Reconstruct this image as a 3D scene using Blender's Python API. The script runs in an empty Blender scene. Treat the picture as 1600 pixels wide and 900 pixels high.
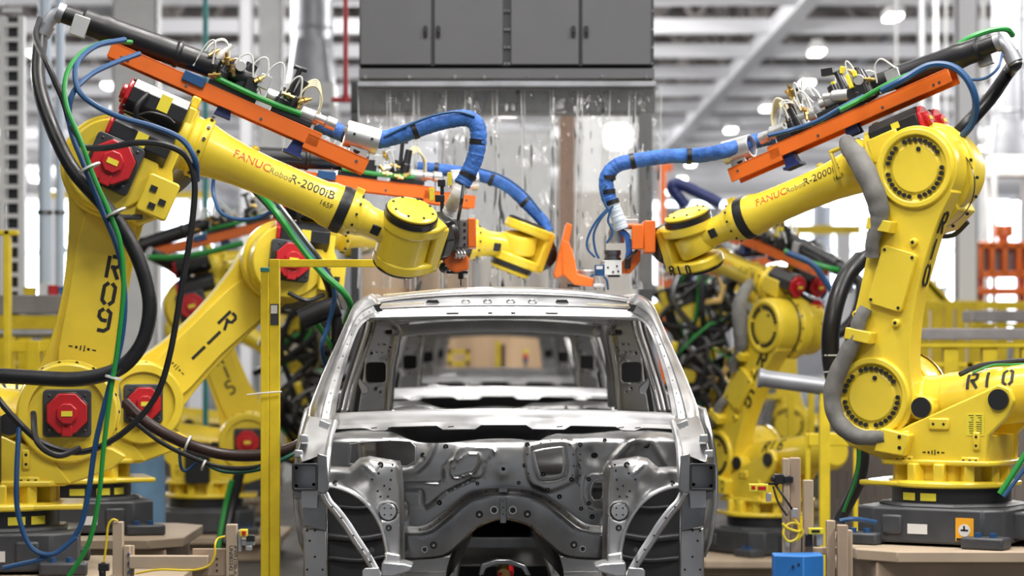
import bpy, bmesh, math, random
from mathutils import Vector as V, Matrix as MX, geometry as GEO
C = bpy.context.scene.collection
PI = math.pi
CX, CY, F, ZC = 760.0, 531.0, 4000.0, 1.6      # principal point, focal length in pixels, camera height
I4 = MX.Identity(4)
def T(x, y, z): return MX.Translation((x, y, z))
def RX(a): return MX.Rotation(math.radians(a), 4, 'X')
def RY(a): return MX.Rotation(math.radians(a), 4, 'Y')
def RZ(a): return MX.Rotation(math.radians(a), 4, 'Z')
def W(px, py, d): return V(((px - CX) * d / F, d, ZC + (CY - py) * d / F))
def WX(px, d): return (px - CX) * d / F
def WZ(py, d): return ZC + (CY - py) * d / F

# ------------------------------------------------------------------ materials
MATS = {}
def mat(name, col, rough=.5, metal=0., coat=0., emit=0., ecol=None, noise=0., nscale=6., bump=0., bscale=40., spec=.5, stretch=(1,1,1), rnoise=0., col2=None):
    m = bpy.data.materials.new(name); m.use_nodes = True
    nt = m.node_tree; b = nt.nodes['Principled BSDF']; L = nt.links
    b.inputs['Base Color'].default_value = (*col, 1); b.inputs['Roughness'].default_value = rough
    b.inputs['Metallic'].default_value = metal; b.inputs['Coat Weight'].default_value = coat
    b.inputs['Coat Roughness'].default_value = .12
    b.inputs['Specular IOR Level'].default_value = spec
    if emit:
        b.inputs['Emission Color'].default_value = (*(ecol or col), 1); b.inputs['Emission Strength'].default_value = emit
    if noise or bump or rnoise:
        tc = nt.nodes.new('ShaderNodeTexCoord'); mp = nt.nodes.new('ShaderNodeMapping'); mp.inputs['Scale'].default_value = stretch
        L.new(tc.outputs['Object'], mp.inputs['Vector'])
        n = nt.nodes.new('ShaderNodeTexNoise'); n.inputs['Scale'].default_value = nscale; n.inputs['Detail'].default_value = 6
        L.new(mp.outputs['Vector'], n.inputs['Vector'])
        if noise:
            mx = nt.nodes.new('ShaderNodeMix'); mx.data_type = 'RGBA'
            c2 = col2 or tuple(c * (1 - noise) for c in col)
            mx.inputs['A'].default_value = (*c2, 1); mx.inputs['B'].default_value = (*(col if col2 else tuple(min(1, c * (1 + noise * .5)) for c in col)), 1)
            rp = nt.nodes.new('ShaderNodeMapRange'); rp.inputs['From Min'].default_value = .35; rp.inputs['From Max'].default_value = .65
            L.new(n.outputs['Fac'], rp.inputs['Value']); L.new(rp.outputs['Result'], mx.inputs['Factor']); L.new(mx.outputs['Result'], b.inputs['Base Color'])
        if rnoise:
            r2 = nt.nodes.new('ShaderNodeMapRange'); r2.inputs['From Min'].default_value = .3; r2.inputs['From Max'].default_value = .7
            r2.inputs['To Min'].default_value = max(.02, rough - rnoise); r2.inputs['To Max'].default_value = rough + rnoise
            L.new(n.outputs['Fac'], r2.inputs['Value']); L.new(r2.outputs['Result'], b.inputs['Roughness'])
        if bump:
            n2 = nt.nodes.new('ShaderNodeTexNoise'); n2.inputs['Scale'].default_value = bscale; n2.inputs['Detail'].default_value = 4
            L.new(mp.outputs['Vector'], n2.inputs['Vector'])
            bp = nt.nodes.new('ShaderNodeBump'); bp.inputs['Strength'].default_value = bump; bp.inputs['Distance'].default_value = .01
            L.new(n2.outputs['Fac'], bp.inputs['Height']); L.new(bp.outputs['Normal'], b.inputs['Normal'])
    MATS[name] = m
    return m
YEL = mat('yellow_paint', (.87, .655, .045), .36, coat=.35, noise=.10, nscale=3.5, rnoise=.08)
YEL2 = mat('safety_yellow_paint', (.80, .60, .02), .5, noise=.12, nscale=9)
YELB = mat('bright_yellow_label', (.85, .72, .05), .5)
BLK = mat('black_rubber', (.012, .012, .014), .42, rnoise=.1, nscale=14)
BLKP = mat('black_paint', (.018, .018, .02), .33, coat=.2)
BLKS = mat('stencil_black', (.014, .014, .014), .6)
DGR = mat('dark_grey_paint', (.055, .058, .065), .45, noise=.2, nscale=8)
GRY = mat('grey_cabinet_paint', (.118, .12, .128), .5, noise=.04, nscale=4)
GRYE = mat('grey_cabinet_edge', (.05, .052, .058), .5)
RED = mat('red_motor_plastic', (.52, .012, .018), .38, coat=.2)
REDL = mat('light_red_plastic', (.70, .03, .04), .4)
ORG = mat('orange_paint', (.80, .155, .012), .4, coat=.25, noise=.08, nscale=5)
BLU = mat('blue_fabric_sleeve', (.042, .16, .54), .62, noise=.35, nscale=18, bump=1., bscale=30, stretch=(1, 1, 1))
BLUC = mat('blue_cable', (.016, .075, .20), .4)
BLUD = mat('dark_blue_cable', (.02, .035, .16), .45)
BLUX = mat('blue_plastic_box', (.02, .17, .52), .5, noise=.1, nscale=7)
LBLU = mat('pale_blue_cloth', (.13, .24, .36), .8, noise=.2, nscale=5)
GRN = mat('green_cable', (.02, .26, .045), .38)
TEA = mat('teal_pipe_paint', (.04, .26, .26), .5)
PBL = mat('pale_blue_pipe_paint', (.58, .68, .80), .4); WHT = mat('white_paint', (.80, .81, .81), .5, noise=.05)
WHC = mat('white_cable', (.75, .75, .72), .45)
CRM = mat('cream_tubing', (.70, .62, .40), .35)
YCB = mat('yellow_cable', (.80, .58, .02), .4)
GSL = mat('grey_fabric_sleeve', (.19, .185, .175), .8, noise=.22, nscale=11, bump=.9, bscale=16, stretch=(1, 1, .6))
BEI = mat('beige_paint', (.46, .36, .26), .55, noise=.09, nscale=6)
BEI2 = mat('beige_riser_side', (.42, .31, .22), .6, noise=.1, nscale=4)
STL = mat('steel', (.62, .62, .63), .3, metal=1., rnoise=.1, nscale=8)
STLD = mat('dark_steel_fitting', (.22, .22, .23), .38, metal=1.)
BRS = mat('brass', (.72, .5, .18), .3, metal=1.)
ALU = mat('cast_aluminium', (.66, .66, .65), .42, metal=.85, noise=.1)
BIW = mat('zinc_coated_body_steel', (.60, .60, .605), .38, metal=1., noise=.18, nscale=5, rnoise=.09, bump=.05, bscale=6)
BIWL = mat('bright_body_steel', (.68, .685, .70), .36, metal=.92, noise=.06, nscale=7, rnoise=.08)
BIWD = mat('darker_body_steel', (.34, .345, .355), .30, metal=.95, noise=.25, nscale=5, rnoise=.1)  # darker tone of body steel for the cross member and some plates
BIWP = mat('blackened_and_shade_steel', (.07, .07, .075), .4, metal=.7)  # dark steel parts, plus shade painted under the cowl and in the wheel house
HOL = mat('weld_burn_and_shade_black', (.012, .012, .014), .8)  # weld burns and holes, plus painted darkness at tunnel end and pillar backing
TAN = mat('tan_partition', (.62, .43, .26), .7, noise=.3, nscale=1.2, stretch=(3, 1, .25))
TANL = mat('pale_partition', (.72, .69, .65), .6, noise=.2, nscale=1.2, stretch=(3, 1, .25))
BRN = mat('brown_column', (.24, .12, .06), .6)
RPI = mat('red_pipe_paint', (.33, .02, .025), .45)
GPI = mat('grey_galvanised', (.38, .39, .42), .42, metal=.6, noise=.15, nscale=6)
DECK = mat('ceiling_deck', (.085, .08, .082), .8, noise=.3, nscale=.6)
CHORD = mat('roof_truss_paint', (.80, .81, .85), .6)
WEB = mat('roof_web_paint', (.26, .235, .225), .7)
CONC = mat('concrete_floor', (.075, .072, .07), .5, noise=.3, nscale=1.1)
WALLM = mat('wall_cladding', (.42, .43, .46), .7, noise=.12, nscale=.5)
CONV = mat('conveyor_grey', (.30, .28, .28), .6, noise=.15, nscale=7)
LAMP = mat('lamp_lens', (1, 1, 1), .5, emit=14., ecol=(1, .97, .92)); LAMP2 = mat('glare_lens', (1, 1, 1), .5, emit=4., ecol=(1, .98, .95))
WIN = mat('daylight_window', (1, 1, 1), .5, emit=4.5, ecol=(.80, .90, 1))
STK = mat('white_sticker', (.75, .75, .73), .5)
STKO = mat('orange_sticker', (.90, .42, .02), .5)
REDT = mat('red_lettering', (.62, .04, .01), .5)
GRYT = mat('grey_lettering', (.25, .2, .06), .6)
HOSE = mat('brown_black_hose', (.045, .022, .02), .38, noise=.3, nscale=60, stretch=(1, 1, 1))
def curtain_mat():
    m = bpy.data.materials.new('clear_pvc_strip'); m.use_nodes = True
    nt = m.node_tree; nt.nodes.clear(); L = nt.links
    o = nt.nodes.new('ShaderNodeOutputMaterial')
    tr = nt.nodes.new('ShaderNodeBsdfTransparent'); tr.inputs['Color'].default_value = (.95, .95, .94, 1)
    gl = nt.nodes.new('ShaderNodeBsdfGlossy'); gl.inputs['Roughness'].default_value = .07
    df = nt.nodes.new('ShaderNodeBsdfTranslucent'); df.inputs['Color'].default_value = (.8, .8, .78, 1)
    d2 = nt.nodes.new('ShaderNodeBsdfDiffuse'); d2.inputs['Color'].default_value = (.75, .75, .74, 1)
    lw = nt.nodes.new('ShaderNodeLayerWeight'); lw.inputs['Blend'].default_value = .28
    a = nt.nodes.new('ShaderNodeMixShader'); a.inputs[0].default_value = .13
    a2 = nt.nodes.new('ShaderNodeMixShader'); a2.inputs[0].default_value = .5
    b = nt.nodes.new('ShaderNodeMixShader')
    L.new(df.outputs[0], a2.inputs[1]); L.new(d2.outputs[0], a2.inputs[2])
    L.new(tr.outputs[0], a.inputs[1]); L.new(a2.outputs[0], a.inputs[2])
    ad = nt.nodes.new('ShaderNodeMath'); ad.inputs[1].default_value = .05; L.new(lw.outputs['Fresnel'], ad.inputs[0]); L.new(ad.outputs[0], b.inputs[0]); L.new(a.outputs[0], b.inputs[1]); L.new(gl.outputs[0], b.inputs[2])
    tc = nt.nodes.new('ShaderNodeTexCoord'); mp = nt.nodes.new('ShaderNodeMapping'); mp.inputs['Scale'].default_value = (8, 3, 2.2)
    n = nt.nodes.new('ShaderNodeTexNoise'); n.inputs['Scale'].default_value = 1.6
    bp = nt.nodes.new('ShaderNodeBump'); bp.inputs['Strength'].default_value = 1.; bp.inputs['Distance'].default_value = .09
    L.new(tc.outputs['Object'], mp.inputs[0]); L.new(mp.outputs[0], n.inputs['Vector']); L.new(n.outputs['Fac'], bp.inputs['Height'])
    L.new(bp.outputs[0], gl.inputs['Normal']); L.new(bp.outputs[0], lw.inputs['Normal'])
    L.new(b.outputs[0], o.inputs[0])
    return m
PVC = curtain_mat(); PVCE = mat('pvc_cut_edge', (.78, .79, .80), .25)

# ------------------------------------------------------------------ mesh building
PM = {}
def basis(ax):
    ax = ax.normalized()
    h = V((0, 0, 1)) if abs(ax.z) < .9 else V((1, 0, 0))
    u = ax.cross(h).normalized(); return u, ax.cross(u).normalized()
def catmull(P, k):
    if len(P) < 3 or k < 2: return [V(p) for p in P]
    P = [V(p) for p in P]; Q = [P[0] * 2 - P[1]] + P + [P[-1] * 2 - P[-2]]
    out = []
    for i in range(1, len(Q) - 2):
        a, b, c, d = Q[i - 1:i + 3]
        for j in range(k):
            t = j / k
            out.append(.5 * (2 * b + (c - a) * t + (2 * a - 5 * b + 4 * c - d) * t * t + (3 * b - a - 3 * c + d) * t ** 3))
    out.append(P[-1]); return out
WHOLE = {'bolts', 'lettering', 'spot_weld', 'tower_hole', 'notice_print', 'warning_mark', 'sealer_bead', 'rungs', 'rack_frame', 'stair_rail', 'baluster', 'window_frame', 'brace_bolt', 'screws', 'post_hole', 'header_boss'}
class MB:
    def __init__(s): s.v = []; s.f = []; s.m = []; s.cur = 0; s.pc = []
    def add(s, vs, fs, M=I4):
        o = len(s.v); s.v += [M @ V(v) for v in vs]; s.pc.append((o, len(s.v), len(s.f), len(s.f) + len(fs)))
        for f in fs: s.f.append([i + o for i in f]); s.m.append(s.cur)
        return s
    def mi(s, i): s.cur = i; return s
    def box(s, c, sz, M=I4):
        x, y, z = c; a, b, d = (t / 2 for t in sz)
        return s.add([(x + i * a, y + j * b, z + k * d) for i in (-1, 1) for j in (-1, 1) for k in (-1, 1)],
              [(0, 1, 3, 2), (4, 6, 7, 5), (0, 4, 5, 1), (2, 3, 7, 6), (0, 2, 6, 4), (1, 5, 7, 3)], M)
    def bx(s, x0, x1, y0, y1, z0, z1, M=I4): return s.box(((x0 + x1) / 2, (y0 + y1) / 2, (z0 + z1) / 2), (x1 - x0, y1 - y0, z1 - z0), M)
    def loft(s, rings, M=I4, closed=True, cap=True):
        n = len(rings[0]); vs = [p for r in rings for p in r]; fs = []
        for i in range(len(rings) - 1):
            for j in range(n if closed else n - 1):
                a = i * n + j; b = i * n + (j + 1) % n
                fs.append((a, b, b + n, a + n))
        if cap and closed: fs.append(tuple(range(n - 1, -1, -1))); fs.append(tuple(range(len(vs) - n, len(vs))))
        return s.add(vs, fs, M)
    def lathe(s, prof, p=(0, 0, 0), ax=(0, 0, 1), n=28, M=I4, cap=True):
        p = V(p); ax = V(ax).normalized(); u, w = basis(ax)
        return s.loft([[p + ax * t + (u * math.cos(2 * PI * j / n) + w * math.sin(2 * PI * j / n)) * r for j in range(n)] for t, r in prof], M, True, cap)
    def cyl(s, a, b, r, r1=None, n=20, M=I4):
        a = V(a); b = V(b); d = b - a
        return s.lathe([(0, r), (d.length, r if r1 is None else r1)], a, d, n, M)
    def tube(s, P, r, n=10, k=6, M=I4):
        P = catmull(P, k); rings = []; u = None
        for i, p in enumerate(P):
            t = (P[min(i + 1, len(P) - 1)] - P[max(i - 1, 0)])
            t = t.normalized() if t.length > 1e-9 else V((0, 0, 1))
            u = basis(t)[0] if u is None else (u - t * u.dot(t)).normalized()
            w = t.cross(u); rr = r(i / (len(P) - 1)) if callable(r) else r
            rings.append([p + (u * math.cos(2 * PI * j / n) + w * math.sin(2 * PI * j / n)) * rr for j in range(n)])
        return s.loft(rings, M)
    def bar(s, P, w, h, M=I4, up=(0, 0, 1), k=1):
        P = catmull(P, k); rings = []; up = V(up)
        for i, p in enumerate(P):
            t = (P[min(i + 1, len(P) - 1)] - P[max(i - 1, 0)]).normalized()
            sd = t.cross(up).normalized(); uu = sd.cross(t)
            rings.append([p + sd * (a * w / 2) + uu * (b * h / 2) for a, b in ((-1, -1), (1, -1), (1, 1), (-1, 1))])
        return s.loft(rings, M)
    def prism(s, poly, y0, y1, M=I4):          # poly in (x, z), extruded along y
        n = len(poly); vs = [(x, y0, z) for x, z in poly] + [(x, y1, z) for x, z in poly]
        return s.add(vs, [tuple(range(n)), tuple(range(2 * n - 1, n - 1, -1))] + [(i, i + n, (i + 1) % n + n, (i + 1) % n) for i in range(n)], M)
    def prismz(s, poly, z0, z1, M=I4):
        n = len(poly); vs = [(x, y, z0) for x, y in poly] + [(x, y, z1) for x, y in poly]
        return s.add(vs, [tuple(range(n - 1, -1, -1)), tuple(range(n, 2 * n))] + [(i, (i + 1) % n, (i + 1) % n + n, i + n) for i in range(n)], M)
    def sph(s, c, r, M=I4, n=12):
        c = V(c); k = n // 2
        return s.lathe([(-r * math.cos(PI * i / k), max(1e-4, r * math.sin(PI * i / k))) for i in range(k + 1)], c, (0, 0, 1), n, M)
    def groups(s, gap=.004):
        """sets of added pieces whose boxes touch"""
        bb = []
        for a, b, _, _ in s.pc:
            q = s.v[a:b]; bb.append([min(p[i] for p in q) - gap for i in range(3)] + [max(p[i] for p in q) + gap for i in range(3)])
        n = len(bb); par = list(range(n))
        def root(i):
            while par[i] != i: i = par[i]
            return i
        for i in range(n):
            for j in range(i):
                if all(bb[i][k] <= bb[j][k + 3] and bb[j][k] <= bb[i][k + 3] for k in range(3)): par[root(i)] = root(j)
        g = {}
        for i in range(n): g.setdefault(root(i), []).append(i)
        return list(g.values())
    def build(s, name, mats, parent=None, bevel=0, ang=38, seg=2, solid=0, split=None):
        if split is None: split = parent is not None
        if split and 1 < len(s.pc) < 260:
            gs = s.groups(.035 if name in WHOLE else .004)
            if len(gs) > 1:
                first = None
                for g in gs:
                    q = MB()
                    for i in g:
                        a, b, fa, fb = s.pc[i]; o = len(q.v); q.v += s.v[a:b]; q.f += [[k - a + o for k in f] for f in s.f[fa:fb]]; q.m += s.m[fa:fb]
                    ob = q.build(name, mats, parent, bevel, ang, seg, solid, False)
                    if first is None or len(q.v) > first[1]: first = (ob, len(q.v))
                return first[0]
        inv = PM[parent].inverted() if parent is not None else None
        me = bpy.data.meshes.new(name)
        me.from_pydata([tuple(inv @ p) if inv else tuple(p) for p in s.v], [], s.f)
        if not isinstance(mats, (list, tuple)): mats = [mats]
        for m in mats: me.materials.append(m)
        if len(mats) > 1: me.polygons.foreach_set('material_index', s.m)
        bm = bmesh.new(); bm.from_mesh(me); bmesh.ops.recalc_face_normals(bm, faces=bm.faces); bm.to_mesh(me); bm.free()
        me.polygons.foreach_set('use_smooth', [True] * len(me.polygons))
        me.set_sharp_from_angle(angle=math.radians(ang))
        o = bpy.data.objects.new(name, me); C.objects.link(o)
        if parent is not None: o.parent = parent; PM[o] = PM[parent]
        else: PM[o] = I4
        if solid:
            md = o.modifiers.new('s', 'SOLIDIFY'); md.thickness = solid; md.offset = 0
        if bevel:
            md = o.modifiers.new('b', 'BEVEL'); md.width = bevel; md.segments = seg; md.limit_method = 'ANGLE'; md.angle_limit = math.radians(40)
            md.harden_normals = False
        return o
def tag(o, label=None, cat=None, group=None, kind=None):
    if label: o['label'] = label
    if cat: o['category'] = cat
    if group: o['group'] = group
    if kind: o['kind'] = kind
    return o
def thing(name, M, label, cat, group=None):
    if not isinstance(M, MX): M = MX.Translation(M)
    o = bpy.data.objects.new(name, None); C.objects.link(o); o.matrix_world = M; o.empty_display_size = .1
    o.location, o.rotation_euler = M.to_translation(), M.to_euler(); PM[o] = M.copy()
    return tag(o, label, cat, group)
def struct(name, mb, m, parent=None, **k):
    o = mb.build(name, m, parent, **k); o['kind'] = 'structure'; return o
def kids(o): return [c for c in C.objects if c.parent == o]
def copy_tree(o, parent=None, kidmap=None):
    if kidmap is None:
        kidmap = {}
        for c in C.objects:
            if c.parent: kidmap.setdefault(c.parent, []).append(c)
    c = o.copy(); C.objects.link(c)
    if parent is not None: c.parent = parent
    for ch in kidmap.get(o, []): copy_tree(ch, c, kidmap)
    return c
def inside(x, y, P):
    r = False; n = len(P); j = n - 1
    for i in range(n):
        xi, yi = P[i]; xj, yj = P[j]
        if (yi > y) != (yj > y) and x < (xj - xi) * (y - yi) / (yj - yi) + xi: r = not r
        j = i
    return r
def pdist(x, y, P, closed=False):
    b = 1e9; n = len(P)
    for i in range(n if closed else n - 1):
        ax, ay = P[i]; bx_, by = P[(i + 1) % n]; dx, dy = bx_ - ax, by - ay; q = dx * dx + dy * dy
        t = 0 if q == 0 else max(0, min(1, ((x - ax) * dx + (y - ay) * dy) / q))
        ex, ey = ax + t * dx - x, ay + t * dy - y; e = ex * ex + ey * ey
        if e < b: b = e
    return math.sqrt(b)
def circ(cx, cy, rx, ry=None, n=14): 
    ry = ry or rx
    return [(cx + rx * math.cos(2 * PI * i / n), cy + ry * math.sin(2 * PI * i / n)) for i in range(n)]
def rrect(x0, y0, x1, y1, r, k=3):
    out = []
    for cx, cy, a in ((x1 - r, y1 - r, 0), (x0 + r, y1 - r, 90), (x0 + r, y0 + r, 180), (x1 - r, y0 + r, 270)):
        for i in range(k + 1):
            t = math.radians(a + 90 * i / k); out.append((cx + r * math.cos(t), cy + r * math.sin(t)))
    return out
def smooth2(P, k=4, closed=False):
    if closed:
        Q = catmull([V((*p, 0)) for p in P[-2:] + P + P[:3]], k); n = len(P) * k
        return [(q.x, q.y) for q in Q[2 * k:2 * k + n]]
    return [(q.x, q.y) for q in catmull([V((*p, 0)) for p in P], k)]
def sheet(poly, fn, holes=(), step=4.):
    """stamped sheet: triangulated outline with holes; fn(x, y) -> world point"""
    vs, es = [], []
    def loop(P, st):
        base = len(vs); pts = []
        for i in range(len(P)):
            a, b = P[i], P[(i + 1) % len(P)]; d = math.hypot(b[0] - a[0], b[1] - a[1]); k = max(1, int(d / st))
            for j in range(k): pts.append((a[0] + (b[0] - a[0]) * j / k, a[1] + (b[1] - a[1]) * j / k))
        vs.extend(pts); es.extend((base + i, base + (i + 1) % len(pts)) for i in range(len(pts)))
    loop(poly, step)
    for h in holes: loop(h, step)
    x0 = min(p[0] for p in poly); x1 = max(p[0] for p in poly); y0 = min(p[1] for p in poly); y1 = max(p[1] for p in poly)
    ny = int((y1 - y0) / step) + 1; nx = int((x1 - x0) / step) + 1
    for j in range(ny):
        for i in range(nx):
            x = x0 + (i + .5 + .3 * (j % 2)) * step; y = y0 + (j + .5) * step
            if inside(x, y, poly) and pdist(x, y, poly, True) > step * .4 and not any(inside(x, y, h) or pdist(x, y, h, True) < step * .4 for h in holes):
                vs.append((x, y))
    r = GEO.delaunay_2d_cdt([V(v) for v in vs], es, [], 0, 1e-5)
    ov, of = r[0], r[2]; fs = []
    for f in of:
        cx = sum(ov[i].x for i in f) / 3; cy = sum(ov[i].y for i in f) / 3
        if inside(cx, cy, poly) and not any(inside(cx, cy, h) for h in holes): fs.append(tuple(f))
    mb = MB(); mb.add([fn(v.x, v.y) for v in ov], fs); return mb

# ------------------------------------------------------------------ lettering
GLY = {'R': [[(0, 0), (0, 1)], [(.13, 1), (.38, 1), (.5, .9), (.5, .62), (.38, .52), (.13, .52)], [(.27, .46), (.52, 0)]],
       'I': [[(.1, 0), (.1, 1)]], '1': [[(.1, 0), (.1, 1)]],
       '0': [[(.18, 1), (0, .82), (0, .18), (.18, 0)], [(.32, 1), (.5, .82), (.5, .18), (.32, 0)]],
       '9': [[(.3, 1), (.5, .85), (.5, .15), (.32, 0), (.02, 0)], [(.17, 1), (0, .85), (0, .62), (.15, .48), (.38, .48)]],
       '6': [[(.2, 0), (0, .15), (0, .85), (.18, 1), (.48, 1)], [(.33, 0), (.5, .15), (.5, .38), (.35, .52), (.12, .52)]],
       '5': [[(.5, 1), (.1, 1)], [(0, 1), (0, .55), (.35, .55), (.5, .42), (.5, .15), (.35, 0), (.02, 0)]],
       '4': [[(.4, 0), (.4, 1)], [(.3, 1), (0, .35), (.28, .35)]],
       '2': [[(0, .85), (.15, 1), (.38, 1), (.5, .85), (.5, .65), (0, .12)], [(0, 0), (.52, 0)]],
       '3': [[(0, 1), (.38, 1), (.5, .85), (.5, .62), (.38, .53)], [(.1, .5), (.38, .47), (.5, .35), (.5, .15), (.38, 0), (0, 0)]],
       '-': [[(.05, .5), (.35, .5)]],
       'A': [[(0, 0), (.22, 1)], [(.3, 1), (.52, 0)], [(.15, .3), (.38, .3)]]}
def strokes(mb, ch, M, h, w=.15, th=.002, aspect=1.):
    """one stencil character in the x-z plane of M (facing -y), height h"""
    for pl in GLY[ch]:
        Q = [V((a * aspect, b)) for a, b in pl]; P = [Q[0]]; L, R = [], []
        for q in Q[1:]:
            k = max(1, round((q - P[-1]).length / .22)); a0 = P[-1]; P += [a0.lerp(q, j / k) for j in range(1, k + 1)]
        for i, p in enumerate(P):
            d = (P[min(i + 1, len(P) - 1)] - P[max(i - 1, 0)]).normalized(); n = V((-d.y, d.x)) * (w / 2)
            L.append(p + n); R.append(p - n)
        for i in range(len(P) - 1):
            mb.prism([(q.x * h, q.y * h) for q in (R[i], R[i + 1], L[i + 1], L[i])], -th, th * .2, M)
def font_mesh(txt, size):
    cu = bpy.data.curves.new('t', 'FONT'); cu.body = txt; cu.size = size; cu.resolution_u = 2
    o = bpy.data.objects.new('t', cu); C.objects.link(o)
    dg = bpy.context.evaluated_depsgraph_get(); me = bpy.data.meshes.new_from_object(o.evaluated_get(dg))
    vs = [V(v.co) for v in me.vertices]; fs = [tuple(p.vertices) for p in me.polygons]
    bpy.data.objects.remove(o); bpy.data.meshes.remove(me)
    return vs, fs
def font_on(mb, txt, size, fn):
    vs, fs = font_mesh(txt, size); mb.add([fn(v.x, v.y) for v in vs], fs)
    return max((v.x for v in vs), default=0)
# ------------------------------------------------------------------ six-axis welding robot
YF = -.04                                    # the forearm's axis lies a little to one side of the lower arm
def octa(cx, cz, r): return [(cx + r * math.cos(PI / 8 + PI / 4 * i), cz + r * math.sin(PI / 8 + PI / 4 * i)) for i in range(8)]
def red_motor(parent, M, r=.1, body=.12, name='motor'):
    """black servo body with a red octagonal cap; M's +x points out along the shaft axis to the cap"""
    b = MB(); Q = M @ RZ(90)                                       # prism extrudes along y of Q = -x of M
    b.prism(octa(0, 0, r * 1.06), -body, 0, Q)
    for i in (-1, 1):
        for k in (-1, 1): b.cyl((body, i * r * .8, k * r * .8), (body + .012, i * r * .8, k * r * .8), r * .09, n=8, M=M)
    m = b.build(name, BLKP, parent, bevel=.006)
    if r > .085:
        c = MB(); c.prism(rrect(-r * 1.1, -r * 1.1, r * 1.1, r * 1.1, r * .2), -body * .45, -.0, Q); c.build('motor_plate', DGR, m, bevel=.005)
    c = MB(); c.prism(octa(0, 0, r * .99), -body - .02, -body, Q); c.prism(octa(0, 0, r * .5), -body - .042, -body - .018, Q)
    c.bx(-.022 - body - .03, -.0 - body, 0, 0, 0, 0, Q) if False else None
    c.box((body + .012, 0, -r * .8), (.024, r * .5, r * .5), M)
    cap = c.build('red_cap', RED, m, bevel=.005); cap['label'] = 'red octagonal motor cap'
    s = MB(); s.box((body + .0435, 0, 0), (.003, r * .5, r * .24), M); s.build('yellow_sticker', YELB, cap)
    return m
def motion_mark(mb, M, s):
    """the small row of axis marks the paint shop stencilled: dash, dot, hook, bar, dot, plus"""
    x = 0
    for w, h in ((.5, .16), (.3, .3), (.16, .6), (.14, .8), (.3, .3), (.5, .14)):
        mb.bx(x * s, (x + w) * s, -.002, .0005, -h * s / 2, h * s / 2, M); x += w + .32
def robot(label, group, X, Y, Z, yaw, lean, elev, code=None, code_on='side', j4=0, j5=0, wp=0, seed=1, detail=2, sleeve=True, wrist_code=False, zo=0., closed=False, cx=0.):
    rnd = random.Random(seed)
    M0 = T(X, Y, Z) @ RZ(yaw); root = thing('welding_robot', M0, label, 'robot', group)
    M2 = M0 @ T(.312, 0, .67) @ RY(lean)
    ME = M2 @ T(0, 0, 1.075) @ RY(-lean) @ RY(-elev); M3 = ME @ T(0, 0, zo)
    M5 = M3 @ T(1.28, YF, .225) @ RX(j4) @ RZ(j5) @ RY(-wp)
    # --- base
    b = MB()
    b.prismz([(-.28, -.36), (.25, -.36), (.36, -.26), (.36, .26), (.25, .36), (-.28, .36), (-.36, .28), (-.36, -.28)], .012, .172, M0)
    b.prismz(octa(0, 0, .335), .165, .188, M0)
    b.bx(-.52, -.34, -.17, .17, .03, .155, M0)
    for sx in (-1, 1):
        for sy in (-1, 1): b.bx(sx * .30 - .1, sx * .30 + .1, sy * .37 - .06, sy * .37 + .06, 0, .055, M0)
    for sy in (-1, 1): b.bx(.1, .2, sy * .36 - .012, sy * .36 + .012, .05, .14, M0)
    base = b.build('base', DGR, root, bevel=.012); base['label'] = 'dark grey cast base'
    b = MB()
    for sx in (-1, 1):
        for sy in (-1, 1):
            for q in (-.045, .025): b.cyl((sx * .3 + q, sy * .40, .055), (sx * .3 + q, sy * .40, .075), .017, n=6, M=M0)
    b.build('anchor_bolt', BLUC, base)
    if detail > 1:
        b = MB(); b.bx(-.02, .075, .358, .363, .055, .1, M0); b.bx(-.02, .06, -.363, -.358, .055, .1, M0); b.build('white_sticker', STK, base)
        b = MB(); b.bx(-.24, -.155, .358, .363, .03, .135, M0); sk = b.build('warning_sticker', STKO, base)
        b = MB(); b.cyl((-.197, .363, .08), (-.197, .3645, .08), .028, n=20, M=M0); b.build('warning_disc', STK, sk) if False else b.build('warning_disc', STK, base)
        b = MB(); b.bx(-.215, -.18, .3644, .3655, .076, .084, M0 ); b.bx(-.2, -.192, .3644, .3655, .076, .1, M0); b.bx(-.235, -.16, .3635, .3645, .032, .044, M0); b.build('warning_mark', BLKS, base)
    b = MB(); b.lathe([(.18, .29), (.19, .275), (.262, .275)], (0, 0, 0), (0, 0, 1), 44, M0)
    sw = b.build('swivel_ring', BLKP, root)
    if detail > 1:
        b = MB()
        for a0 in (58, 80, 255, 284, 306):
            b.loft([[V((.2765 * math.cos(math.radians(a)), .2765 * math.sin(math.radians(a)), z)) for z in (.2, .235)] for a in range(a0, a0 + 17, 4)], M0, closed=False)
        b.build('hazard_sticker', YELB, sw)
    # --- turret
    b = MB(); b.lathe([(.258, .30), (.285, .30), (.29, .285)], (0, 0, 0), (0, 0, 1), 44, M0)
    b.prismz([(-.3, -.12), (.1, -.26), (.38, -.2), (.38, .2), (.1, .26), (-.3, .12)], .26, .285, M0)
    b.prismz(octa(0, 0, .215), .28, .37, M0)
    for a in range(0, 360, 30): b.box((.24, 0, .325), (.07, .05, .09), M0 @ RZ(a + 8))
    b.prismz([(-.26, -.235), (.24, -.235), (.27, -.2), (.27, .2), (.24, .235), (-.26, .235), (-.29, .18), (-.29, -.18)], .36, .385, M0)
    pl = [(.215, .37), (.215, .50), (.12, .548), (-.24, .705), (-.30, .735), (-.355, .715), (-.375, .66), (-.34, .585), (-.255, .50), (-.245, .37)]
    b.prism(pl, .175, .212, M0)
    b.prism([(.33, .37), (.215, .52), (.1, .548), (-.24, .705), (-.30, .735), (-.355, .715), (-.375, .66), (-.34, .585), (-.255, .50), (-.245, .37)], -.212, -.175, M0)
    b.bx(-.24, .22, -.18, .18, .37, .5, M0)
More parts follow.
